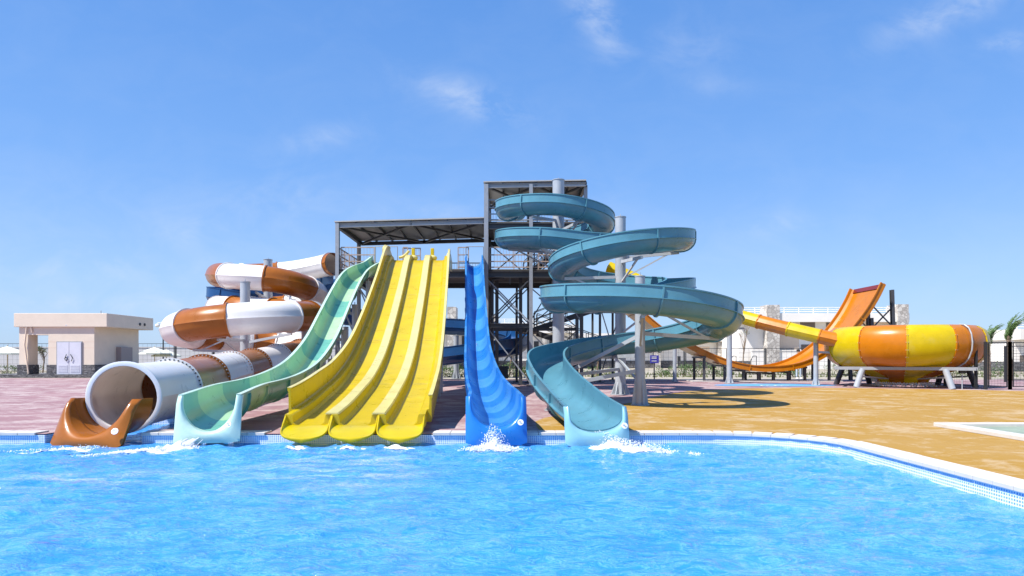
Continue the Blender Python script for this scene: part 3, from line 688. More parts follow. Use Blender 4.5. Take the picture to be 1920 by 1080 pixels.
for (x, y, z, r, lb, arms) in ((-11.1, 28.4, 4.42, .20, 'grey column standing inside the middle coil of the tube slide', [(2.0, (-10.9, 25.3, 1.95), 'b'), (1.5, (-13.0, 27.8, 1.6), 'u'), (1.9, (-8.9, 27.6, 2.25), 'u'), (1.35, (-10.9, 30.5, 1.3), 'n')]),
                          (-12.65, 35.4, 6.35, .22, 'taller grey column inside the top coil of the tube slide', [(4.3, (-12.2, 32.5, 4.4), 'b'), (4.2, (-10.4, 35, 3.9), 'u'), (4.9, (-15, 35.8, 4.95), 'n'), (5.3, (-12.6, 38, 5.4), 'b'), (3.2, (-13.4, 32.9, 3.0), 'b')]),
                          (P(612, 700, 30).x-.1, 29.9, 1.7, .10, 'thin grey column under the right bend of the tube slide', []),
                          (-8.3, 27.3, 2.35, .12, 'grey column holding the right hand bend of the tube slide', [])):
    column((x, y), z, r, lb, arms=arms, gus=8, gh=.35)
for k, (x, y, z) in enumerate(((-7.2, 14.6, .02), (-7.9, 18.3, .16))):
    pass

# supports of green slide
for (D, lb) in ((28.3, 'tall grey column under the top of the green slide'), (25.6, 'second grey column down under the green slide'), (23.4, 'third grey column down under the green slide'), (21.0, 'fourth grey column down under the green slide')):
    f = min(g_fr, key=lambda f: abs(f[0].y-D)); q = f[0]-f[3]*(GD+.05)
    column((q.x+.42, q.y+.05), q.z-.05+.1, .11, lb, arms=[(q.z-.35, (q.x-.1, q.y, q.z-.02), 'b')], gus=6, gh=.3)
for (D, lb) in ((27.0, 'grey column under the top of the blue slide'), (22.5, 'grey column under the middle of the blue slide')):
    f = min(b_fr, key=lambda f: abs(f[0].y-D)); q = f[0]-f[3]*.57
    column((q.x, q.y), q.z, .10, lb, gus=6, gh=.3)

# ------------------------------------------------------------------ slide tower
T = empty('slide_tower', (-2, 33, 0), 'dark steel slide tower with two roofed platforms and stairs', 'tower')
Y0, Y1 = 31.0, 35.3; ZD, ZU = 5.30, 7.48
def post(x, y, z0, z1, w=.2, m=FRAMEL):
    mb = MB(); mb.ibeam((x, y, z0), (x, y, z1), w, .02); mb.build('post', m, T, smooth=0)
    mb = MB(); mb.box(x-.2, x+.2, y-.2, y+.2, z0+.002, z0+.04); mb.build('base_plate', FRAME, T, smooth=0) if z0 < .1 else None
XL, XA, XM, XR = -7.92, -1.17, .86, 3.36
post(XL, Y0, 0, 7.4); post(XL, Y1, 0, 7.35, m=FRAME); post(XA, Y0, 0, 9.15, .24); post(XA, Y1, 0, 9.0, .24, FRAME)  # front posts get a lit tone, back posts a shaded one, by colour
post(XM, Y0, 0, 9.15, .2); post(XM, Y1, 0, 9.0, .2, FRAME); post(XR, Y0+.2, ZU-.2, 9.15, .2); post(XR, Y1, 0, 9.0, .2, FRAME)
post(XM-.45, Y0+1.5, 0, ZD, .2, FRAME); post(XA+.45, Y0+1.5, 0, ZD, .2, FRAME); post(-4.6, Y1, 0, ZD, .2, FRAME); post(-4.6, Y0, 0, ZD-.2, .18, FRAME); post(XR, 33, 0, ZU-.1, .2, FRAME)
def beam(p, q, a=.2, m=FRAME, nm='beam'): mb = MB(); mb.ibeam(p, q, a, .02); mb.build(nm, m, T, smooth=0)
def brace(p, q, a=.06, m=FRAME): mb = MB(); mb.beam(p, q, a, a); mb.build('brace', m, T, smooth=0)
# decks
def deck(x0, x1, y0, y1, z):
    mb = MB(); mb.box(x0, x1, y0, y1, z-.05, z)
    mb.build('deck', DECKM, T, smooth=0)
    for x in [x0+.3+(x1-x0-.6)*k/max(1, round((x1-x0)/1.1)) for k in range(round((x1-x0)/1.1)+1)]:
        mb = MB(); mb.beam((x, y0+.06, z-.13), (x, y1-.06, z-.13), .07, .14); mb.build('joist', FRAME, T, smooth=0)
deck(XL, 2.35, Y0, Y1+1, ZD); deck(XA, XR, Y0+.1, Y1+.6, ZU)
for (x0, x1, z) in ((XL, 2.35, ZD-.24), (XA, XR, ZU-.24)):
    for y in (Y0+.02, Y1+.5): beam((x0, y, z), (x1, y, z), .26)
for x in (XL, -4.6, XA, XM): beam((x, Y0+.15, ZD-.30), (x, Y1+.4, ZD-.30), .22)
# canopies
def canopy(x0, x1, y0, y1, z0, z1, n):
    mb = MB(); mb.add([(x0-.12, y0-.12, z0+.1), (x1, y0-.12, z1+.1), (x1, y1+.15, z1+.1), (x0-.12, y1+.15, z0+.1)]+[(x0-.12, y0-.12, z0+.15), (x1, y0-.12, z1+.15), (x1, y1+.15, z1+.15), (x0-.12, y1+.15, z0+.15)],
        [(0, 1, 2, 3), (7, 6, 5, 4), (0, 4, 5, 1), (1, 5, 6, 2), (2, 6, 7, 3), (3, 7, 4, 0)]); rf = mb.build('roof', ROOFM, T, smooth=0)
    for y in (y0, y1): beam((x0, y, z0-.05), (x1, y, z1-.05), .18, FRAMEL if y == y0 else FRAME)
    for k in range(n+1):
        f = k/n; x = x0+(x1-x0)*f; z = z0+(z1-z0)*f; mb = MB(); mb.beam((x, y0, z+.05), (x, y1, z+.05), .06, .10); mb.build('purlin', FRAME, rf, smooth=0)
    for a, b in (((x0, y0), ((x0+x1)/2, y1)), ((x0, y1), ((x0+x1)/2, y0)), (((x0+x1)/2, y0), (x1, y1)), (((x0+x1)/2, y1), (x1, y0))):
        za = z0+(z1-z0)*(a[0]-x0)/(x1-x0); zb = z0+(z1-z0)*(b[0]-x0)/(x1-x0); brace((a[0], a[1], za-.06), (b[0], b[1], zb-.06), .09)
    beam((x0, y0, z0-.05), (x0, y1, z0-.05), .18); beam((x1-.02, y0, z1-.05), (x1-.02, y1, z1-.05), .18)
canopy(XL, XA-.1, Y0, Y1+.6, 7.32, 7.50, 8); canopy(XA, XR, Y0, Y1, 9.12, 9.2, 6)
# x-bracing below
def xb(xa, xb_, y, za, zb): brace((xa, y, za), (xb_, y, zb), .055); brace((xa, y+.07, zb), (xb_, y+.07, za), .055, FRAMEL)
for y in (Y0, Y1, Y0+1.5): xb(XA, XM, y, .1, 2.7); xb(XA, XM, y, 2.85, ZD-.4)
for y in (Y0, Y0+1.5, Y1): beam((XA, y, 2.75), (XM, y, 2.75), .18)
for x in (XA, XM):
    for za, zb in ((.1, 2.7), (2.85, ZD-.4)): brace((x, Y0, za), (x, Y1, zb), .055); brace((x+.06, Y0, zb), (x+.06, Y1, za), .055)
xb(XL, -4.6, Y1, .2, ZD-.4); xb(XM, XR, Y1, .2, 2.7); xb(XM, XR, Y1, 2.85, ZD-.3); beam((XM, Y1, 2.75), (XR, Y1, 2.75), .16); xb(XA, XM, Y1, ZD+.2, ZU-.3); xb(XM, XR, Y1, ZD, ZU-.3)
brace((XL, Y0, 1.0), (-4.6, Y0, 4.6), .06); xb(XM, XR, 33, 3.0, ZU-.4)
# railings
def rail(p, q, h=1.0, m=WOOD, fine=True, n=None):
    p = Vector(p); q = Vector(q); Ln = (q-p).length; n = n or max(1, round(Ln/1.1)); mb = MB(); z = Vector((0, 0, 1))
    for k in range(n+1): a = p.lerp(q, k/n); mb.beam(a, a+z*h, .045, .045)
    for hh in (h, h*.66, h*.36, .1): mb.beam(p+z*hh, q+z*hh, .035, .05)
    if fine:
        m2 = round(Ln/.14)
        for k in range(m2): a = p.lerp(q, (k+.5)/m2); mb.rod(a+z*.1, a+z*h*.96, .007, n=4, caps=False)
    mb.build('railing', m, T, smooth=0)
rail((XL+.15, Y0+.05, ZD), (-6.25, Y0+.05, ZD)); rail((-4.95, Y0+.05, ZD), (-4.75, Y0+.05, ZD), n=1); rail((-5.0, Y0+.3, ZD), (-4.2, Y0+.3, ZD), n=1)
rail((-2.45, Y0+.05, ZD), (-1.98, Y0+.05, ZD), n=1); rail((XA+.15, Y0+.05, ZD), (2.3, Y0+.05, ZD)); rail((XL, Y0+.2, ZD), (XL, Y1, ZD)); rail((XL, Y1+.9, ZD), (XA, Y1+.9, ZD)); rail((2.3, Y0+.1, ZD), (2.3, Y1, ZD))
rail((XA+.1, Y0+.15, ZU), (XR, Y0+.15, ZU), m=FRAMEL); rail((XA, Y1+.5, ZU), (XR, Y1+.5, ZU), m=FRAMEL); rail((XR, Y0+.2, ZU), (XR, Y1, ZU), m=FRAMEL)
# glass like start gates
for x0, x1 in ((-6.2, -5.2), (-2.1, -1.3)):
    mb = MB(); z = 6.33
    mb.rod((x0, Y0, z), (x1, Y0, z), .02, n=6); mb.rod((x0, Y0, ZD), (x0, Y0, z), .02, n=6); mb.rod((x1, Y0, ZD), (x1, Y0, z), .02, n=6); mb.build('start_gate', FRAMEL, T)
# stairs
def stair(x0, x1, y0, y1, z0, z1):
    n = round((z1-z0)/.19); mb = MB()
    for y in (y0, y1): mb.beam((x0, y, z0+.05), (x1, y, z1-.1), .05, .26)
    st = mb.build('stair', FRAME, T, smooth=0); mb = MB()
    for k in range(n): f = (k+.5)/n; x = x0+(x1-x0)*f; mb.box(x-.13, x+.13, y0, y1, z0+(z1-z0)*f-.02, z0+(z1-z0)*f+.02)
    mb.build('treads', DECKM, st, smooth=0); mb = MB(); z = Vector((0, 0, 1))
    for y in (y0, y1):
        for hh in (1.0, .6, .3): mb.beam((x0, y, z0+hh), (x1, y, z1+hh), .04, .04)
        for k in range(5): f = k/4; a = Vector((x0+(x1-x0)*f, y, z0+(z1-z0)*f)); mb.beam(a, a+z, .04, .04)
    mb.build('stair_railing', FRAME, st, smooth=0)
stair(1.0, 4.7, 36.6, 37.7, 0, 1.35); stair(5.2, 1.4, 38.0, 39.1, 1.35, 2.75); stair(1.2, 4.7, 36.6, 37.7, 2.75, 4.05); stair(5.0, 2.0, 35.6, 36.5, 4.05, 5.3)
for z, x0, x1 in ((1.35, 4.6, 5.8), (4.05, 4.6, 5.8), (2.75, .2, 1.4)):
    mb = MB(); mb.box(x0, x1, 35.6, 39.1, z-.12, z); mb.build('landing', DECKM, T, smooth=0)
for x in (.25, 5.75, 4.6):
    for y in (35.7, 39.0): post(x, y, 0, 5.3 if x > 4 else 5.0, .14, FRAME)
xb(4.6, 5.75, 35.7, .2, 4.0)
stair(.6, 2.9, 35.7, 36.6, ZD, ZU)
# drain pipe on tower and dark cabinet
mb = MB(); mb.path_rod([(-.9, Y0+.3, 0), (-.9, Y0+.3, 4.85), (-.35, Y0+.3, 4.95)], .07, 10); mb.build('water_pipe', FRAME, T, smooth=40)
cab = empty('switch_box', (-.42, 29.6, 0), 'small black box on a post under the tower', 'cabinet')
mb = MB(); mb.box(-.57, -.17, 29.5, 29.75, .38, .92); mb.build('box', BLACK, cab, bevel=.01); mb = MB(); mb.rod((-.37, 29.6, 0), (-.37, 29.6, .4), .04); mb.build('leg', BLACK, cab)

# ------------------------------------------------------------------ dark blue far slide
root = empty('far_blue_slide', (-8, 42, 0), 'dark blue open slide looping behind the tube slide and tower', 'water slide')
FP = [(-9.2, 37.2, 5.85), (-11, 39.6, 5.85), (-13, 41.2, 5.8), (-15, 41.9, 5.72), (-16.8, 41.3, 5.6), (-17.2, 39.8, 5.4), (-15.8, 39.2, 5.1), (-14, 39.8, 4.8), (-11.5, 41.5, 4.45), (-8.5, 43, 4.15), (-5.5, 43.6, 3.85), (-2, 43.2, 3.6), (.3, 41.6, 3.1), (.2, 39.8, 2.5), (-1.5, 38.9, 2.2), (-4, 39.5, 1.85), (-7, 41.5, 1.6), (-9, 43, 1.4)]
trough(root, FP, [2.6], [NAVY], .55, 1.0, .55, step=.3, lip=.06, ridge=.05, fl=True)
for i, (x, y, z) in enumerate(((-3.4, 41.6, 2.6), (-15.3, 40.6, 4.4), (-10.5, 43, 3.2))):
    column((x, y), z, .2 if i else .16, ('white grey column under the dark blue slide behind the yellow lanes', 'grey column behind the tube slide under the dark blue slide', 'hidden back column under the dark blue slide')[i], arms=[(z-.3, (x-.2, y+1.6 if i != 1 else y+1.9, z-.1), 'n')], gus=8, gh=.5)

# ------------------------------------------------------------------ striped bowl slide with its feeder
B = empty('bowl_water_slide', (18.2, 31.4, 0), 'giant yellow and orange striped bowl slide standing on grey legs', 'water slide')
bc = Vector((17.75, 31.0, 0)); view = math.atan2(-bc.y, -bc.x)
bpf = [(2.72, 2.56), (2.95, 2.64), (3.18, 2.62), (3.40, 2.48), (3.53, 2.22), (3.58, 1.92), (3.55, 1.6), (3.42, 1.3), (3.2, 1.08), (2.9, .93), (2.5, .80), (2.05, .66), (1.6, .52), (1.27, .40), (1.12, .30), (1.06, .16)]
bpf = [(r*.915, z) for r, z in bpf]; BCOL = [YEL, ORG, YEL, ORG, YEL, ORG, YEL, YEL, ORG, YEL, ORG]
NS = 11; da = 360/NS
for i in range(NS):
    a0 = view+R(2.7)+R(da*i); a1 = a0+R(da)
    rows = []
    for k in range(11):
        a = a0+(a1-a0)*k/10
        rows.append([bc+Vector((r*math.cos(a), r*math.sin(a), z)) for r, z in bpf]+[bc+Vector(((r-.05)*math.cos(a), (r-.05)*math.sin(a), z+.03)) for r, z in reversed(bpf)])
    mb = MB(); mb.grid(rows, True); mb.cap(rows[0]); mb.cap(rows[-1]); seg = mb.build('bowl_segment', BCOL[i], B, smooth=40)
    mb = MB(); rows = []
    for d in (-.006, .006): rows.append([bc+Vector(((r+.035)*math.cos(a0+d), (r+.035)*math.sin(a0+d), z-(.02 if z < 1 else 0))) for r, z in bpf]+[bc+Vector(((r-.01)*math.cos(a0+d), (r-.01)*math.sin(a0+d), z)) for r, z in reversed(bpf)])
    mb.grid(rows, True); mb.cap(rows[0]); mb.cap(rows[1]); mb.mi = 1
    for r, z in bpf[1:13]:
        for d in (.012, -.012): mb.ball(bc+Vector(((r+.02)*math.cos(a0+d), (r+.02)*math.sin(a0+d), z)), .013, 6)
    mb.build('seam', [BCOL[i], GALV], seg, smooth=40)
# pipe over the bowl
a = view+R(47); mb = MB(); mb.path_rod([bc+Vector(((r+.09)*math.cos(a), (r+.09)*math.sin(a), z+(.03 if z > 2 else -.02))) for r, z in bpf[1:11]], .03, 8); mb.build('water_pipe', PIPE, B, smooth=50)
def bv(r, deg, z): return bc+Vector((r*math.cos(view+R(deg)), r*math.sin(view+R(deg)), z))
ringp = [bv(3.62, d, .83) for d in (-45, 45, 135, 225)]
for k in range(4):
    mb = MB(); mb.beam(ringp[k], ringp[(k+1) % 4], .12, .13); mb.build('ring_beam', FRAMEL, B, smooth=0)  # duller than the column grey: shade on the beams put into the colour
for d, m_ in ((-31, PIPE), (31, PIPE), (95, FRAME), (-95, FRAME), (140, FRAME), (-140, FRAME)):
    f_ = abs(d) < 50; q = bv(2.95 if f_ else 2.5, d, .80); q2 = bv(3.2 if f_ else 2.85, d*1.07, 0)
    mb = MB(); mb.rod(q, q2, .125, n=16); mb.build('leg', m_, B, smooth=50)
    mb = MB(); mb.beam(q.lerp(q2, .4), bv(1.1, d, .35), .06, .06); mb.build('leg_brace', m_, B, smooth=0)
# feeder flume
root = B
FT = [(5.2, 36.8, 6.15), (6.9, 36.2, 5.3), (9.0, 34.9, 4.25), (11.1, 33.3, 3.30), (13.0, 31.9, 2.6), (14.9, 30.7, 2.0)]
path, Ln = catmull(FT, .2); fr = frames(path); n = len(path); tr = .31
pxs = [960+p.x*1280/p.y for p in path]; bs = [0]+[min(range(n), key=lambda j: abs(pxs[j]-q)) for q in (1225, 1278, 1330, 1376, 1422, 1475, 1533)]+[n-1]; nb = 8
for i in range(nb):
    a, b = bs[i], bs[i+1]; mb = MB(); out = circ(tr, .02, True, 24); out = [(x, y) for x, y in out]
    sweep(mb, fr[a:b+1], [out]*(b-a+1)); mb.build('feeder_segment', ORG if i % 2 else YEL, B, smooth=38)
    p, t, s, u = fr[b]; mb = MB(); mb.rod(p-t*.03, p+t*.03, tr+.05, n=24); mb.build('feeder_flange', YEL if i % 2 else ORG, B, smooth=40)
column((P(1528, 714, 37).x-2.35, 31.6), 2.2, .11, 'thin grey column where the feeder tube meets the striped bowl', arms=[(1.55, (15.0, 31, 1.5), 'n')], gus=6, gh=.3)
column((P(1364, 717, 35.4).x-.35, 34.0), 3.5-.4, .13, 'grey column holding the upper part of the feeder tube', arms=[(2.9, (10.6, 33.4, 3.2), 'n'), (2.7, (11.6, 34.0, 2.75), 'n')], gus=6, gh=.3)
# curtain of water falling out of the bowl neck
mb = MB()
for k in range(900):
    a = random.uniform(0, 2*math.pi); z = random.uniform(.0, .18); r = 1.05+(.18-z)*1.6*random.random()+random.uniform(-.05, .05)
    mb.ball(bc+Vector((r*math.cos(a), r*math.sin(a), z)), random.uniform(.008, .022), 5, (1, 1, 2.2))
o = mb.build('falling_water', FOAM, smooth=60); tag(o, 'clear curtain of water falling from the neck of the striped bowl', 'water', kind='stuff')

# ------------------------------------------------------------------ orange boomerang ramp
root = empty('orange_ramp_slide', (12, 38, 0), 'wide orange half pipe slide dipping and rising high behind the bowl', 'water slide')
OP = [(3.0, 37.9, 6.15), (4.6, 38, 5.5), (6.3, 38.1, 4.1), (7.7, 38.1, 2.95), (9, 38, 2.15), (10.3, 37.9, 1.45), (11.6, 37.8, .92), (13, 37.7, .62), (14.5, 37.6, .62), (15.8, 37.6, .95), (16.95, 37.6, 1.6), (17.95, 37.6, 2.5), (18.75, 37.6, 3.5), (19.3, 37.6, 4.4), (19.66, 37.6, 5.15)]
path, Ln = catmull(OP, .2); fr = frames(path); n = len(path)
def rprof(hw, wh, t=.05): return [(-hw, wh), (-hw, .12), (-hw+.1, 0), (hw-.1, 0), (hw, .12), (hw, wh), (hw+.09, wh), (hw+.09, wh-.05), (hw+t, wh-.06), (hw+t, -t), (-hw-t, -t), (-hw-t, wh-.06), (-hw-.09, wh-.05), (-hw-.09, wh)]
bs = [round((n-1)*k/9) for k in range(10)]
for i in range(9):
    a, b = bs[i], bs[i+1]; w_ = lambda k: 1.35+.25*max(0, (k/(n-1)-.6)/.4)
    mb = MB(); sweep(mb, fr[a:b+1], [rprof(w_(k), .27) for k in range(a, b+1)]); mb.build('ramp_segment', ORG, root, smooth=32)
    p, t, s, u = fr[b]; 
    if i < 8:
        mb = MB(); pr = [(-w_(b)-.05, -.05), (-w_(b)-.10, .22), (-w_(b)-.10, -.09), (w_(b)+.10, -.09), (w_(b)+.10, .22), (w_(b)+.05, -.05)]
        sweep(mb, [(p-t*.025, t, s, u), (p+t*.025, t, s, u)], [pr]*2); mb.build('joint_flange', ORG, root, smooth=0)
p, t, s, u = fr[-1]; mb = MB(); sweep(mb, [(p-t*.22, t, s, u), (p+t*.03, t, s, u)], [[(-1.6, .01), (1.6, .01), (1.6, .05), (-1.6, .05)]]*2); mb.build('red_end_band', RED, root, smooth=0)
for D_ in (36.4, 38.9):
    for x, z in ((18.9, 3.4), (20.0, 4.9)):
        mb = MB(); mb.ibeam((x+.4, D_, 0), (x+.25, D_, z), .2, .02); mb.build('leg', FRAME, root, smooth=0)
    for k in range(3):
        z = .6+k*1.15; mb = MB(); mb.beam((19.25, D_, z), (20.35, D_, z+1.15), .06); mb.beam((20.35, D_+.05, z), (19.25, D_+.05, z+1.15), .06); mb.build('brace', FRAME, root, smooth=0)
for x in (10.3, 11.4, 12.4, 13.2, 14.0, 14.8, 15.7, 17.0):
    i = min(range(n), key=lambda i: abs(path[i].x-x)); z = path[i].z-.1
    for y in (36.6, 38.6): mb = MB(); mb.ibeam((x, y, 0), (x, y, z), .14, .02); mb.build('leg', FRAME, root, smooth=0)
    mb = MB(); mb.beam((x, 36.4, z-.05), (x, 38.9, z-.05), .1, .1); mb.build('cross_beam', FRAME, root, smooth=0)
for x in (7.0, 8.7):
    column((x, 36.5), 2.2 if x < 8 else 1.9, .1, 'grey post under the left part of the orange ramp, %s the spiral slide' % ('closest behind' if x < 8 else 'just right of'), gus=6, gh=.2)
mb = MB(); mb.box(9.6, 17.6, 36.3, 39.0, 0, .05); mb.build('foundation', COPE, root, smooth=0)

# ------------------------------------------------------------------ hut
Hh = empty('pump_house', (-29, 46, 0), 'small cream rendered service building with dark stone plinth and flat roof', 'building')
yf = 43.8; yb = 49.0
def bxs(name, mt, parent, *a, bev=0): mb = MB(); mb.box(*a); return mb.build(name, mt, parent, smooth=0, bevel=bev)
bxs('base_slab', STONE, Hh, -34.2, -26.5, yf-.35, yb+.2, .0, .2)
body = bxs('wall', CREAM, Hh, -29.75, -26.8, yf, yb, .2, 3.25)
bxs('pillar', CREAM, Hh, -31.62, -31.05, yf, yf+.9, .2, 3.25); bxs('pillar', CREAM, Hh, -31.5, -31.0, yb-.6, yb, .2, 3.25)
bxs('lintel', CREAM, Hh, -31.05, -29.75, yf+.003, yf+.9, 2.74, 3.25)
bxs('plinth', STONE, Hh, -31.72, -31.0, yf-.06, yf+.95, .2, .82); bxs('plinth', STONE, Hh, -29.82, -29.22, yf-.06, yb, .2, .82); bxs('plinth', STONE, Hh, -27.52, -26.74, yf-.06, yb+.02, .2, .82)
rf = bxs('roof', CREAM, Hh, -31.85, -25.9, yf-.16, yb+.3, 3.25, 4.12, bev=.02)
for z in (3.25, 2.3, 1.92):
    bxs('groove', BEIGEW, body, -29.76, -26.79, yf-.004, yf+.01, z-.012, z+.012)
dr = empty('door', (0, 0, 0), None, None); dr.parent = Hh; dr.location = (0, 0, 0); dr.matrix_parent_inverse = Matrix.Identity(4)
bpy.data.objects.remove(dr)
fr_ = bxs('door_frame', FRAMEL, Hh, -29.2, -27.55, yf-.05, yf+.02, .18, 2.32)
for x0, x1 in ((-29.14, -28.39), (-28.36, -27.61)):
    d_ = bxs('door', DOORM, Hh, x0, x1, yf-.075, yf-.052, .22, 2.27)
    mb = MB()
    for k in range(5): z = .34+k*.1; mb.box(x0+.08, x1-.08, yf-.09, yf-.078, z, z+.06)
    mb.build('louvre', DOORM, d_, smooth=0)
    mb = MB(); xh = x1-.12 if x1 < -28.3 else x0+.15; mb.path_rod([(xh, yf-.12, 1.05), (xh+.09, yf-.12, 1.25), (xh-.05, yf-.12, 1.5)] if x0 > -28.5 else [(xh-.12, yf-.12, 1.2), (xh-.02, yf-.12, 1.08), (xh+.08, yf-.12, 1.2), (xh-.02, yf-.12, 1.32), (xh-.12, yf-.12, 1.2), (xh, yf-.12, 1.5)], .018, 6); mb.build('handle', BLACK, d_)
mb = MB(); mb.path_rod([(-30.95, yf-.1, .25), (-31.2, yf-.1, 2.1), (-31.05, yf-.1, 3.4), (-30.8, yf-.1, 3.3), (-30.75, yf-.05, 2.9)], .045, 8); mb.build('drain_pipe', BEIGEW, Hh, smooth=50)
ac = bxs('cabinet', mat('brown grey cabinet', (.30, .25, .24), .5), Hh, -26.8, -26.45, 46.2, 47.6, .8, 2.0, bev=.02)
mb = MB(); mb.ball((-28.5, yf-.1, 3.35), .12, 8, (1.3, .6, .8)); mb.build('wall_lamp', GALV, Hh)
for y in (47.5, 48.1): mb = MB(); mb.rod((-25.9, y, 3.6), (-25.85, y, 3.6), .1); mb.build('roof_vent', BLACK, Hh)
mb = MB(); mb.rod((-28.6, 47.5, 4.1), (-28.6, 47.5, 4.55), .03); mb.rod((-28.9, 47.5, 4.3), (-28.4, 47.5, 4.38), .02); mb.ball((-28.85, 47.5, 4.3), .08); mb.build('antenna', FRAMEL, Hh)

# ------------------------------------------------------------------ fences, walls, background
def fence(pts, h, label, step, w=.06, mesh_step=.35, mt=BLACK, frame=True, wire=.006, base=0, name='fence'):
    root = empty(name, (pts[0][0], pts[0][1], 0), label, 'fence')
    for (a, b) in zip(pts, pts[1:]):
        a = Vector((*a, base)); b = Vector((*b, base)); n = max(1, round((b-a).length/step)); t = (b-a).normalized()
        for k in range(n+1):
            p = a.lerp(b, k/n); mb = MB(); mb.beam(p, p+Vector((0, 0, h)), w, w); mb.build('post', mt, root, smooth=0)
        for k in range(n):
            p = a.lerp(b, k/n)+t*w*1.2; q = a.lerp(b, (k+1)/n)-t*w*1.2; mb = MB(); z = Vector((0, 0, 1))
            mb.beam(p+z*(h-.03), q+z*(h-.03), .035, .035); mb.beam(p+z*.12, q+z*.12, .035, .035)
            if frame: mb.beam(p+z*.1, p+z*(h-.03), .035, .035); mb.beam(q+z*.1, q+z*(h-.03), .035, .035)
            m2 = max(1, round((q-p).length/mesh_step))
            for j in range(1, m2): c = p.lerp(q, j/m2); mb.rod(c+z*.12, c+z*(h-.04), wire, n=4, caps=False)
            for j in range(1, max(2, round(h/mesh_step))): zz = .12+(h-.16)*j/round(h/mesh_step) if round(h/mesh_step) else .5; mb.rod(p+z*zz, q+z*zz, wire, n=4, caps=False)
            mb.build('mesh_panel', mt, root, smooth=0)
    return root
fence([(-62, 56), (-24.5, 56), (-9, 52)], 2.45, 'black mesh fence behind the pump house and umbrellas', 3.0, .09)
fence([(-8.8, 47.5), (15, 47.5), (25.5, 47.5)], 1.95, 'black mesh fence with framed panels in front of the white buildings', 3.0, .07, frame=True)
fence([(20.6, 36.5), (19.1, 28.1)], 2.0, 'black mesh fence running back beside the striped bowl', 2.6, .09, .16, wire=.004)
fence([(19.15, 27.6), (20.1, 27.55), (22.6, 27.3), (24.6, 27.1)], 1.93, 'near black mesh fence at the right edge, in front of the palms', 1.25, .10, .12, wire=.004)
fence([(26, 36), (33, 36), (50, 38)], 1.9, 'black mesh fence farther back at the right edge', 3, .08)
GREYW = mat('grey garden wall', (.50, .49, .50), .9, var=.06, vscale=.4)
def wallo(x0, x1, y, h, label, mt=GREYW, t=.25):
    mb = MB(); mb.box(x0, x1, y, y+t, 0, h); mb.box(x0-.05, x1+.05, y-.05, y+t+.05, h, h+.1); o = mb.build('boundary_wall', mt, smooth=0); tag(o, label, 'wall'); return o
wallo(-75, -12, 68, 2.25, 'long grey boundary wall far behind the pump house')
wallo(26, 90, 74, 2.0, 'pale boundary wall far behind the bowl on the right', WHITEW)

def resort(px0, px1, D, zr, label, pil=(), voids=(), rails=True, y_extra=0, plin=True, wallm=WHITEW):
    X = lambda px: (px-960)*D/1280
    Z = lambda py: H+(670-py)*D/1280
    x0, x1 = X(px0), X(px1); root = empty('resort_building', ((x0+x1)/2, D+6, 0), label, 'building', 'white resort buildings beyond the fence')
    bxs('wall', wallm, root, x0, x1, D, D+12, 0, zr)
    bxs('parapet', WHITEW, root, x0-.2, x1+.2, D-1.0, D+12.2, zr, zr+.95)
    if plin: bxs('plinth', STONE, root, x0-.02, x1+.02, D-.06, D+12.05, 0, .9)
    if rails:
        mb = MB(); zt = zr+.95
        for zz in (.22, .44, .66): mb.beam((x0, D-.3, zt+zz), (x1, D-.3, zt+zz), .06, .07)
        k = x0
        while k < x1: mb.beam((k, D-.3, zt), (k, D-.3, zt+.68), .07); k += 1.6
        mb.build('roof_railing', WHITEW, root, smooth=0)
    for a, b, yt, dd in pil:
        bxs('stone_pier', PSTONE, root, X(a), X(b), D-dd, D+1, 0, Z(yt))
    for a, b, yt, yb_, m_ in voids:
        mw = bxs('window', m_, root, X(a), X(b), D-.05, D+.03, Z(yb_), Z(yt))
        if m_ is WINM: mb = MB(); xm = (X(a)+X(b))/2; mb.box(xm-.05, xm+.05, D-.09, D-.052, Z(yb_), Z(yt)); mb.build('window_frame', WHITEW, mw, smooth=0)
    return root
DARKV = mat('painted balcony shade', (.16, .13, .11), .8)  # flat dark panels, the shade of the recesses painted into this colour
resort(1386, 1692, 75, 5.15, 'two storey white resort building right of the orange ramp, with stone piers', pil=((1431, 1454, 573, 1.2), (1672, 1692, 572, 1.2)),
       voids=((1500, 1528, 601, 624, DARKV), (1549, 1576, 599, 640, DARKV), (1502, 1535, 646, 668, DARKV), (1457, 1498, 606, 668, BEIGEW), (1600, 1670, 603, 640, BEIGEW)))
# projecting fin walls of that building
resort(1080, 1384, 82, 3.2, 'long low white resort wing behind the aqua spiral', pil=((1343, 1358, 640, .8), (1225, 1236, 640, .8)), voids=((1262, 1276, 668, 688, WINM), (1180, 1200, 640, 660, WINM), (1120, 1140, 650, 672, WINM), (1300, 1330, 650, 680, BEIGEW)), rails=False)
resort(815, 1075, 78, 4.05, 'white resort building with roof railing seen between the blue slide and the tower', pil=((841, 857, 577, 1.5), (921, 931, 593, 1.2), (1016, 1024, 607, .8)), voids=((866, 884, 628, 650, WINM), (945, 962, 625, 645, WINM), (990, 1010, 640, 668, WINM), (1030, 1050, 628, 650, WINM)))
resort(1902, 2150, 62, 2.9, 'white resort building at the right edge behind the palms', pil=(), voids=((1912, 1930, 666, 690, DARKV),), rails=True)
resort(1700, 1890, 100, 2.2, 'far low white building behind the near fence on the right', pil=((1845, 1862, 645, .6),), voids=((1800, 1815, 660, 672, WINM), (1760, 1775, 660, 672, WINM)), rails=False)
resort(420, 640, 95, 2.2, 'far low pale building hidden behind the tube slide', voids=((560, 575, 655, 665, WINM),), rails=False, wallm=GREYW)

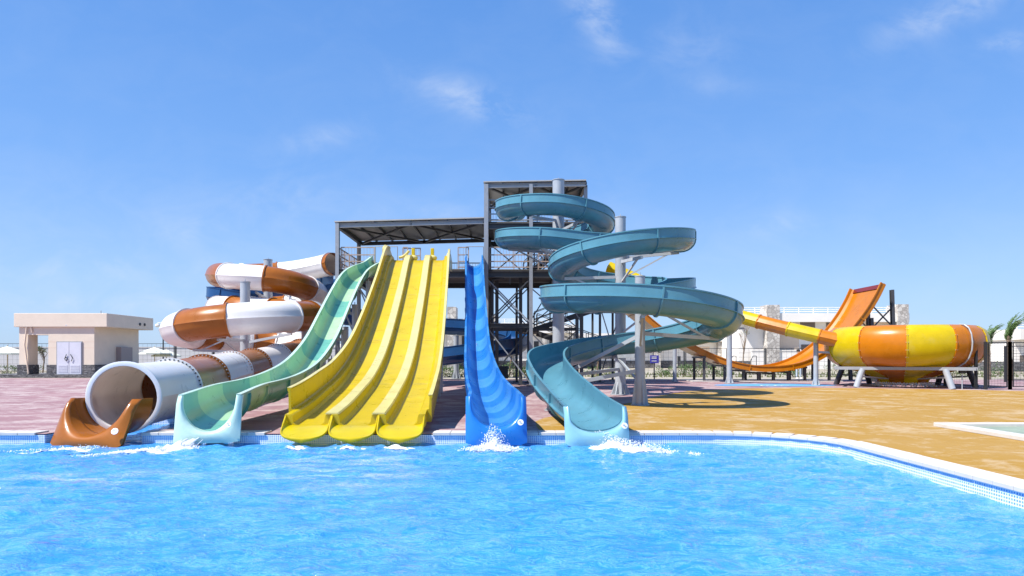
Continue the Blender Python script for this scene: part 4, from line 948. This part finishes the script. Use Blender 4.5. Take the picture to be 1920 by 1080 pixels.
# ------------------------------------------------------------------ vegetation
def leaves(mb, c, rad, n, size, flat=1.0, clump=None):
    cl = [Vector((random.gauss(0, .5), random.gauss(0, .5), random.gauss(0, .45))) for _ in range(clump or 14)]
    for _ in range(n):
        k = random.choice(cl); d = k+Vector((random.gauss(0, .22), random.gauss(0, .22), random.gauss(0, .2)))
        if d.length > 1.15: d = d.normalized()*random.uniform(.6, 1.1)
        p = Vector(c)+Vector((d.x*rad[0], d.y*rad[1], d.z*rad[2])); a = Vector((random.uniform(-1, 1), random.uniform(-1, 1), random.uniform(-.6, 1))).normalized()
        b = a.cross(Vector((random.uniform(-1, 1), random.uniform(-1, 1), random.uniform(-1, 1)))).normalized(); s = size*random.uniform(.6, 1.3)
        if p.z < .02: p.z = .02+random.random()*.1
        mb.add([p-a*s, p+b*s*.4, p+a*s, p-b*s*.4], [(0, 1, 2, 3)])
def bush(px, D, wid, hgt, label, n=500, m=LEAF):
    x = (px-960)*D/1280; root = empty('bush', (x, D, 0), label, 'bush', 'green bushes along the fence')
    mb = MB(); leaves(mb, (x, D, hgt*.5), (wid/2, .45, hgt*.5), n, .055, clump=22); mb.build('foliage', m, root, smooth=0)
    mb = MB()
    for _ in range(5): mb.rod((x+random.uniform(-.15, .15)*wid, D, 0), (x+random.uniform(-.35, .35)*wid, D+random.uniform(-.2, .2), hgt*.6), .015, .006, n=5)
    mb.build('stem', BARK, root)
descr = [(1282, 46.5, 1.6, 1.0, 'leftmost green bush under the orange ramp, right of the aqua spiral'), (1308, 46.3, 1.5, 1.2, 'tall green bush under the falling part of the orange ramp'), (1337, 46.4, 1.4, .95, 'rounded bush under the orange ramp beside the thin column'), (1362, 46.6, 1.2, .8, 'low bush just right of the feeder column'),
         (1484, 44.5, 1.2, .9, 'bush behind the lowest part of the orange ramp, left of the standing person'), (1572, 49, 1.9, 1.2, 'round green bush left of the bowl under its orange edge'), (1598, 49.5, 1.8, 1.3, 'round green bush partly behind the left of the bowl'),
         (836, 46.4, 1.3, .8, 'bush behind the yellow slide foot, left of the white grey column'), (862, 46.2, 1.3, .85, 'bush between the yellow lanes and the blue slide'), (935, 46.5, 1.3, .9, 'bush right of the blue slide behind the tower bracing'), (962, 46.6, 1.5, 1.0, 'bush behind the small black box under the tower'), (986, 46.3, 1.0, .7, 'low bush beside the tower leg'), (1115, 46.6, 1.4, .7, 'low bush seen under the aqua loops, left of the tall column'), (1150, 46.7, 1.3, .7, 'low bush seen under the aqua loops behind the tall column'), (1245, 46.8, 1.2, .8, 'bush beside the blue sign'),
         (12, 52, 2.0, .8, 'low bush under the left edge umbrella'), (62, 52, 2.2, .8, 'low bush seen through the porch of the pump house'), (645, 48, 1.6, .8, 'low bush seen between the green slide columns'), (1790, 44, 2.4, .9, 'bush behind the right leg of the bowl'), (1868, 46, 3.0, 1.0, 'bush seen through the near fence at right')]
for px, D, a, b_, lb in descr: bush(px, D, a, b_, lb)
mb = MB()
for k in range(2600):
    x = random.uniform(-50, 45); y = random.uniform(49.2, 54) if k % 2 else random.uniform(44.2, 46.2)
    if x < -33 or -24 < x < 26 or x > 26: mb.add([(x-.05, y, 0), (x+.05, y, 0), (x+random.uniform(-.1, .1), y+.02, random.uniform(.08, .3))], [(0, 1, 2)])
tag(mb.build('grass_tufts', LEAF2, smooth=0), 'low grass and ground cover along the fences', 'grass', kind='stuff')
def tree(px, D, h, label, cr=1.0, n=700, m=LEAF, bare=False):
    x = (px-960)*D/1280; root = empty('tree', (x, D, 0), label, 'tree'); mb = MB(); top = Vector((x+.15, D, h*.62)); mb.rod((x, D, 0), top, .06, .035, n=8); mb2 = MB()
    for k in range(9):
        a = random.uniform(0, 6.28); e = top+Vector((math.cos(a)*cr*.7, math.sin(a)*cr*.5, h*random.uniform(.12, .38))); mb.rod(top-Vector((0, 0, random.uniform(0, h*.25))), e, .025, .008, n=5)
        for j in range(2): mb.rod(e.lerp(top, .4), e+Vector((random.uniform(-.4, .4), 0, random.uniform(0, .4))), .01, .004, n=4)
        if not bare: leaves(mb2, e, (cr*.45, cr*.4, cr*.35), n//9, .06, clump=5)
    mb.build('trunk', BARK, root)
    if not bare: mb2.build('crown', m, root, smooth=0)
    else:
        leaves(mb2, top+Vector((0, 0, h*.2)), (cr*.8, cr*.6, cr*.5), 60, .05); mb2.build('sparse_leaves', m, root, smooth=0)
tree(80, 53, 2.2, 'small leafy young tree behind the pump house porch', .7, 500, LEAF2); tree(1118, 46, 1.9, 'bare young tree under the aqua loops', .7, 60, LEAF2, True); tree(955, 47, 2.6, 'thin young tree behind the tower bracing', .8, 420, LEAF2)
tree(1392, 60, 4.2, 'slender leafless young tree against the white wall right of the spiral', .6, 60, LEAF2, True)
def palm(px, D, h, label, lean=0., nf=16, spread=.5, m=LEAF):
    x = (px-960)*D/1280; root = empty('palm_tree', (x, D, 0), label, 'palm tree', 'young palms at the right edge'); mb = MB(); pts = [Vector((x+lean*(k/8)**2, D, h*k/8)) for k in range(9)]
    for i in range(8): mb.rod(pts[i], pts[i+1], (.15-.006*i)*(1.12 if i % 2 else 1), .14-.006*i, n=10)
    mb.build('trunk', BARK, root, smooth=50); mb = MB(); top = pts[-1]
    for k in range(nf):
        a = 2*math.pi*k/nf+random.uniform(-.2, .2); up = random.uniform(1.0, 1.8); ln = random.uniform(.8, 1.3)*h*.42; d = Vector((math.cos(a)*spread*.7+.08, math.sin(a)*spread, up)).normalized(); q = top-Vector((0, 0, .3)); 
        prev = q; dirv = d.copy()
        for j in range(9):
            nx = prev+dirv*ln/7; sd = dirv.cross(Vector((0, 0, 1))); sd = sd.normalized() if sd.length > .01 else Vector((1, 0, 0))
            for sg in (-1, 1):
                for o2 in (0, .5):
                    b0 = prev.lerp(nx, o2); tip = b0+dirv*.20+sd*sg*(.20*(1-j/12))+Vector((random.uniform(-.05, .05), random.uniform(-.1, .1), -.04)); mb.add([b0, b0+dirv*.07, tip], [(0, 1, 2)])
            mb.rod(prev, nx, .012, .009, n=4, caps=False)
            dirv = (dirv+Vector((.08, 0, -.01-.018*j))).normalized(); prev = nx
    mb.build('fronds', m, root, smooth=0)
palm(1853, 40, 2.3, 'shorter young palm just right of the striped bowl', 0., 16, .35); palm(1894, 38, 2.5, 'taller young palm bent by wind, behind the near fence', -.1, 26, .3)
palm(1925, 60, 4.2, 'palm cut by the right edge of the photo', 0, 14, .5)

# umbrellas
def umbrella(px, D, lb, r=1.15, zt=2.15):
    x = (px-960)*D/1280; root = empty('beach_umbrella', (x, D, 0), lb, 'umbrella', 'pale umbrellas beyond the deck'); mb = MB(); n = 8
    ro = [[Vector((x+rr*math.cos(2*math.pi*k/n), D+rr*math.sin(2*math.pi*k/n), z)) for k in range(n)] for rr, z in ((.02, zt), (r*.5, zt-.24), (r, zt-.50), (r, zt-.60))]
    mb.grid(ro, True); mb.build('canopy', CANV, root, smooth=0, solid=.01); mb = MB(); mb.rod((x, D, 0), (x, D, zt+.1), .035, n=8); mb.build('pole', mat('pale wood', (.55, .45, .30), .6), root)
    mb = MB(); mb.rod((x, D, 0), (x, D, .08), .3, n=14); mb.build('base', COPE, root)
umbrella(14, 50, 'pale umbrella at the left edge of the photo', 1.4, 2.1); umbrella(290, 57, 'pale umbrella just right of the pump house', 1.35, 2.15); umbrella(312, 58, 'pale umbrella farther right, half behind the tube slide', 1.2, 1.95)
# lamp post
lx = (306-960)*60/1280; lp = empty('street_lamp', (lx, 60, 0), 'tall dark lamp post between pump house and tube slide', 'street lamp')
mb = MB(); mb.rod((lx, 60, 0), (lx, 60, 4.6), .07, .05); mb.build('pole', FRAME, lp); mb = MB(); mb.rod((lx, 60, 4.3), (lx-.5, 60, 4.35), .03); mb.build('arm', WHITEW, lp); mb = MB(); mb.ball((lx-.5, 60, 4.1), .2, 10, (1, 1, .8)); mb.build('lamp_head', WHITEW, lp)
# blue sign
sxp = (1227-960)*41/1280; sg = empty('blue_sign', (sxp, 41, 0), 'small blue violet notice board on a post behind the aqua loops', 'sign')
mb = MB(); mb.box(sxp-.26, sxp+.26, 40.95, 41, .95, 1.42); bd_ = mb.build('board', mat('violet blue paint', (.06, .06, .40), .5), sg, smooth=0); mb = MB(); mb.rod((sxp, 41.03, 0), (sxp, 41.03, 1.3), .04); mb.build('pole', FRAME, sg)
mb = MB()
for z in (1.32, 1.24, 1.08): mb.box(sxp-.18, sxp+.12, 40.94, 40.948, z-.02, z+.02)
mb.build('white_print', STICK, bd_, smooth=0)
# wall stairs rails leaning frames (white wall right)
for i, px in enumerate((1412, 1374)):
    x = (px-960)*52/1280; lr = empty('metal_handrail', (x, 52, 0), ('thin metal stair handrail before the white wall under the feeder tube', 'thin metal stair handrail half hidden by the feeder column')[i], 'handrail', 'stair handrails'); mb = MB(); mb.path_rod([(x-.6, 52, .3), (x, 52, 1.4), (x+.25, 52, 1.4), (x+.25, 52, .3)], .03, 6); mb.rod((x-.1, 52, .3), (x-.1, 52, 1.2), .02, n=5); mb.build('rail', FRAME, lr)

# ------------------------------------------------------------------ person behind the ramp
import bmesh
def person(px, D):
    x = (px-960)*D/1280; root = empty('person', (x, D, 0), 'person in pale jeans and dark green top standing behind the orange ramp', 'person')
    def skin(name, verts, edges, radii, m, par):
        me = bpy.data.meshes.new(name); me.from_pydata([Vector((a, b, c)) for a, b, c in verts], edges, []); me.materials.append(m)
        o = bpy.data.objects.new(name, me); COL.objects.link(o); o.parent = par; md = o.modifiers.new('skin', 'SKIN')
        for i, r in enumerate(radii): me.skin_vertices[0].data[i].radius = (r, r*.8) if isinstance(r, float) else r
        me.skin_vertices[0].data[0].use_root = True; s = o.modifiers.new('sub', 'SUBSURF'); s.levels = s.render_levels = 1; md.use_smooth_shade = True; return o
    SK = mat('skin', (.45, .27, .18), .5); JE = mat('pale jeans', (.42, .52, .62), .8, var=.2); TOP = mat('green top', (.02, .09, .07), .8, var=.2); HR = mat('dark hair', (.02, .015, .012), .6)
    V = [(0, 0, .93), (-.09, 0, .86), (-.10, -.01, .48), (-.10, .02, .09), (-.10, -.12, .05), (.09, 0, .86), (.12, -.02, .48), (.13, .02, .09), (.15, -.11, .05), (0, 0, 1.15), (0, 0, 1.38), (0, 0, 1.50), (0, -.02, 1.62), (0, -.01, 1.70), (-.19, 0, 1.40), (-.25, -.02, 1.14), (-.24, -.14, .95), (.19, 0, 1.40), (.26, 0, 1.13), (.27, -.10, .92), (-.24, -.17, .88), (.27, -.13, .85)]
    E = [(0, 1), (1, 2), (2, 3), (3, 4), (0, 5), (5, 6), (6, 7), (7, 8), (0, 9), (9, 10), (10, 11), (11, 12), (12, 13), (10, 14), (14, 15), (15, 16), (10, 17), (17, 18), (18, 19), (16, 20), (19, 21)]
    rr = [.13, .09, .06, .04, .035, .09, .06, .04, .035, .12, .13, .055, .095, .08, .055, .042, .03, .055, .042, .03, .028, .028]
    skin('body', V, E, rr, SK, root)
    skin('trousers', V[:4]+V[5:8], [(0, 1), (1, 2), (2, 3), (0, 4), (4, 5), (5, 6)], [.14, .105, .078, .065, .105, .078, .065], JE, root)
    skin('top', [V[9], V[0], V[10], V[14], V[15], V[17], V[18]], [(0, 1), (0, 2), (2, 3), (3, 4), (2, 5), (5, 6)], [.145, .15, .15, .075, .06, .075, .06], TOP, root)
    mb = MB(); mb.ball((x, D+.02, 1.70), .115, 12, (.9, 1, 1)); mb.build('hair', HR, root, smooth=80)
    mb = MB(); mb.box(x-.14, x-.06, D-.18, D+.07, 0, .08); mb.box(x+.09, x+.18, D-.18, D+.07, 0, .08); mb.build('shoes', STICK, root, bevel=.02)
person(1497, 41.0)

# ------------------------------------------------------------------ kids pool kerb at right
kp = [(P(1764, 800, 12.8).x, 12.85), (P(1925, 799.5, 12.85).x+4, 12.95)]; cxk, cyk = P(1764, 802, 12.7).x, 12.75
KX = 8.05; root = empty('wading_pool', (KX+2, 12, 0), 'shallow white rimmed wading pool at the right edge of the ochre deck', 'pool')
a_ = Vector((KX, 12.75, 0)); b_ = Vector((14.5, 12.85, 0)); c_ = Vector((KX+1.35*(10.2-12.75)/(10.65-12.75)*.0+7.9-8.05+.0, 0, 0))
d_ = Vector((P(1922, 825.5, 10.7).x, 10.7, 0)); dd = (d_-a_).normalized(); e_ = a_+dd*6
rimm = COPE; mb = MB(); mb.beam(a_+Vector((-.1, 0, .035)), b_+Vector((0, 0, .035)), .26, .075); mb.build('rim', rimm, root, smooth=0, bevel=.01)
mb = MB(); mb.beam(a_+Vector((.0, 0, .038))-dd*.02, e_+Vector((0, 0, .038)), .26, .075); mb.build('rim', rimm, root, smooth=0, bevel=.01)
mb = MB(); mb.add([a_+Vector((.1, 0, .02)), e_+Vector((0, 0, .02)), (14.5, 6, .02), b_+Vector((0, 0, .02))], [(0, 1, 2, 3)]); mb.build('basin_floor', mat('grey green basin', (.26, .31, .22), .5, var=.2, vscale=2), root, smooth=0)

# ------------------------------------------------------------------ splashes, foam and painted glints
def foam_mat():
    m = bpy.data.materials.new('foam sheet'); m.use_nodes = True; nt = m.node_tree; b = nt.nodes['Principled BSDF']; b.inputs['Base Color'].default_value = (.9, .94, .97, 1); b.inputs['Roughness'].default_value = .5
    at = N(nt, 'ShaderNodeAttribute', attribute_name='dens'); tc = N(nt, 'ShaderNodeTexCoord')
    n = N(nt, 'ShaderNodeTexNoise', inp={'Scale': 11, 'Detail': 7, 'Roughness': .7, 'Distortion': 1.2}); L(nt, tc.outputs['Object'], n.inputs['Vector'])
    f = M(nt, 'MULTIPLY', M(nt, 'ADD', M(nt, 'SUBTRACT', n.outputs[0], 1.02), M(nt, 'MULTIPLY', at.outputs['Fac'], .75)), 7, clamp=True)
    L(nt, f, b.inputs['Alpha']); return m
FS = foam_mat()
def glint_mat():  # glints on the ripples, painted as pale streaks over the water
    m = bpy.data.materials.new('painted water glints'); m.use_nodes = True; nt = m.node_tree; b = nt.nodes['Principled BSDF']; b.inputs['Base Color'].default_value = (.85, .9, .95, 1); b.inputs['Roughness'].default_value = .4
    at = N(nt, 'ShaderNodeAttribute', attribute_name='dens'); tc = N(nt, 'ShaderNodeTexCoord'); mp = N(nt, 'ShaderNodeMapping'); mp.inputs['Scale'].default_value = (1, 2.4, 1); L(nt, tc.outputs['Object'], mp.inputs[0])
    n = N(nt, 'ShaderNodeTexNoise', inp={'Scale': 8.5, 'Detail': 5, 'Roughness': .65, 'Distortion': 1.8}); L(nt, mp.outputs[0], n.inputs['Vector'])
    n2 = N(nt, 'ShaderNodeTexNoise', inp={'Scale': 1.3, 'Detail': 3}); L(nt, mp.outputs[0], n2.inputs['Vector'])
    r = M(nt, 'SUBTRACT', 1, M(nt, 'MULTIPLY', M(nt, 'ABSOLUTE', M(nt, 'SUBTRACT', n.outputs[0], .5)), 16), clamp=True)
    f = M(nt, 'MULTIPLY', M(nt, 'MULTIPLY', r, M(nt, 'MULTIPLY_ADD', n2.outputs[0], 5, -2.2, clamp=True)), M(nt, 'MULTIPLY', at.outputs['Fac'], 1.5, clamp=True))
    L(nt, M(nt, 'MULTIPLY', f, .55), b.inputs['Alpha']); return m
SM = glint_mat()
def foam_glint_patch(cx, cy, rx, ry, ang, label, m_=None):
    ca, sa = math.cos(R(ang)), math.sin(R(ang)); vs = []; fs = []; ds = []; nr, na = 14, 40
    for i in range(nr+1):
        for k in range(na):
            r = i/nr; a = 2*math.pi*k/na; u = rx*r*math.cos(a); v = ry*r*math.sin(a); x = cx+u*ca-v*sa; y = cy+u*sa+v*ca
            vs.append((x, y, wave(x, y)+.006+.02*(1-r)**2)); ds.append(1-r)
            if i < nr: a0 = i*na+k; b0 = i*na+(k+1) % na; fs.append((a0, b0, b0+na, a0+na))
    me = bpy.data.meshes.new('foam_glint_patch'); me.from_pydata(vs, [], fs); me.materials.append(m_ or FS)
    at = me.attributes.new('dens', 'FLOAT', 'POINT'); at.data.foreach_set('value', ds)
    me.polygons.foreach_set('use_smooth', [True]*len(me.polygons)); o = bpy.data.objects.new('foam_glint_patch', me); COL.objects.link(o); tag(o, label, 'foam', kind='stuff'); return o
def splash(base, jets, n, label, ball=(.003, .011)):
    """base: landing point; jets: list of (dx,dy,height,spread)"""
    mb = MB(); base = Vector(base); n = int(n*3.4)
    for _ in range(n):
        dx, dy, hh, sp, len_ = random.choice(jets); t = random.random(); z = hh*random.random()**1.7*(1-t*.5)
        p = base+Vector((dx*t*len_+random.gauss(0, sp)*(1.1-.7*z/max(hh, .01)), dy*t*len_+random.gauss(0, sp*.6), z)); s = random.uniform(*ball)*(1.2-.6*z/max(hh, .01))
        mb.ball(p, s, 5, (random.uniform(.7, 1.6), 1, random.uniform(.5, 1.4)))
    return tag(mb.build('water_splash', FOAM, smooth=80), label, 'splash', kind='stuff')
def mound(mb, c, rx, ry, h, seed, n=26):
    rows = []
    for i in range(n+1):
        r = i/n; row = []
        for k in range(48):
            a = 2*math.pi*k/48; x = c[0]+rx*r*math.cos(a)*(1+.18*noise.noise((math.cos(a)*2, math.sin(a)*2, seed))); y = c[1]+ry*r*math.sin(a)
            q = noise.noise((x*9, y*9, seed))*.5+noise.noise((x*24, y*24, seed))*.3; row.append(Vector((x, y, ZW-.02+h*(1-r)**1.3*(1+q)+.02*q)))
        rows.append(row)
    mb.grid(rows, True)
# blue slide splash: small fountain
mb = MB(); mound(mb, (-.30, 10.95), .32, .25, .20, 1)
splash((-.30, 10.95, ZW), [(0, 0, .42, .09, 1), (.3, -.2, .10, .12, 1), (-.3, -.2, .10, .12, 1)], 900, 'upright white splash at the foot of the blue slide'); tag(mb.build('foam_mound', FOAM, smooth=80), 'mound of white foam under the blue slide', 'foam', kind='stuff')
foam_glint_patch(-.28, 10.75, .75, .45, 0, 'white foam ring on the water under the blue slide')
# aqua
mb = MB(); mound(mb, (1.62, 11.0), .5, .22, .14, 2); mound(mb, (1.95, 10.75), .45, .16, .09, 3); tag(mb.build('foam_mound', FOAM, smooth=80), 'mound of white foam under the aqua slide', 'foam', kind='stuff')
splash((1.42, 11.35, ZW), [(.9, -.75, .20, .09, 1), (.4, -.3, .28, .08, 1), (1.4, -1.1, .05, .1, 1)], 900, 'white splash sweeping right from the aqua slide')
foam_glint_patch(1.95, 10.7, 1.2, .5, -25, 'white foam trail on the water under the aqua slide')
# green
def stream(pts, w0, w1, label):
    path, _ = catmull(pts, .03); fr = frames(path); n = len(fr); rows = []
    for i, (p, t, s, u) in enumerate(fr):
        f = i/(n-1); ww = w0+(w1-w0)*f; rows.append([p+s*ww*(j/9-.5)*2+Vector((0, 0, 1))*(.02*math.sin(j/9*math.pi)+.035*noise.noise((j*.9, f*3, 2)))+s*.03*noise.noise((j*.7, f*9, 5)) for j in range(10)])
    mb = MB(); mb.grid(rows); o = mb.build('water_stream', FOAM, smooth=80, solid=.02); tag(o, label, 'water'); return o
mb = MB()
for k in range(110):
    j = random.gauss(0, .045); v0 = random.uniform(.7, 1.3); a = Vector((-5.08+j, 11.5+random.uniform(-.05, .2), .03+random.uniform(-.02, .02))); pts = [a+Vector((-.30*t_*v0+j*.8*t_, -.42*t_*v0, -.05*t_-.2*t_*t_)) for t_ in (0, .25, .5, .75, 1.0)]
    mb.path_rod(pts, random.uniform(.004, .012), 5)
tag(mb.build('water_stream', FOAM, smooth=80), 'white stream of water pouring off the green slide lip', 'water', kind='stuff')
mb = MB(); mound(mb, (-5.40, 10.95), .38, .18, .12, 4); mound(mb, (-5.85, 10.6), .55, .16, .07, 5); tag(mb.build('foam_mound', FOAM, smooth=80), 'mound of white foam under the green slide', 'foam', kind='stuff')
splash((-5.3, 11.05, ZW), [(-.7, -.6, .08, .07, 1), (0, 0, .12, .09, 1), (-1.1, -.9, .03, .07, 1)], 500, 'white splash sweeping left from the green slide')
foam_glint_patch(-5.75, 10.6, 1.3, .5, 28, 'white foam trail on the water under the green slide')
# brown
mb = MB(); mound(mb, (-7.0, 10.85), .45, .13, .06, 6); tag(mb.build('foam_mound', FOAM, smooth=80), 'low white foam at the mouth of the tube slide', 'foam', kind='stuff'); foam_glint_patch(-7.25, 10.55, 1.0, .4, 14, 'foam streak on the water before the tube slide')
splash((-7.0, 11.0, ZW), [(-.8, -.4, .03, .12, 1), (.2, 0, .04, .25, 1)], 90, 'light spray at the lip of the tube slide')
for i, x in enumerate((-3.5, -2.69, -1.88)):
    nm = ('left', 'middle', 'right')[i]
    mb = MB(); mound(mb, (x, 11.08), .36, .12, .06, 7+i); tag(mb.build('foam_mound', FOAM, smooth=80), 'white foam line at the end of the %s yellow lane' % nm, 'foam', kind='stuff'); foam_glint_patch(x+.05, 10.95, .55, .25, 0, 'thin foam on the water before the %s yellow lane' % nm)

foam_glint_patch(-2.3, 9.0, 1.7, 2.6, 0, 'painted white glints on the water in front of the yellow lanes', SM)
foam_glint_patch(-5.0, 8.2, 1.6, .9, 10, 'faint painted glints on the water at the left of the pool', SM)

# small floodlight post beside the bowl
fx = (1804-960)*27.9/1280; fp = empty('floodlight', (fx, 27.9, 0), 'small dark floodlight on a thin post right of the striped bowl', 'floodlight')
mb = MB(); mb.rod((fx, 27.9, 0), (fx, 27.9, .68), .022, n=8); mb.build('pole', PIPE, fp); mb = MB(); mb.box(fx-.13, fx+.13, 27.82, 27.95, .64, .88); mb.build('lamp_head', BLACK, fp, smooth=0, bevel=.02)
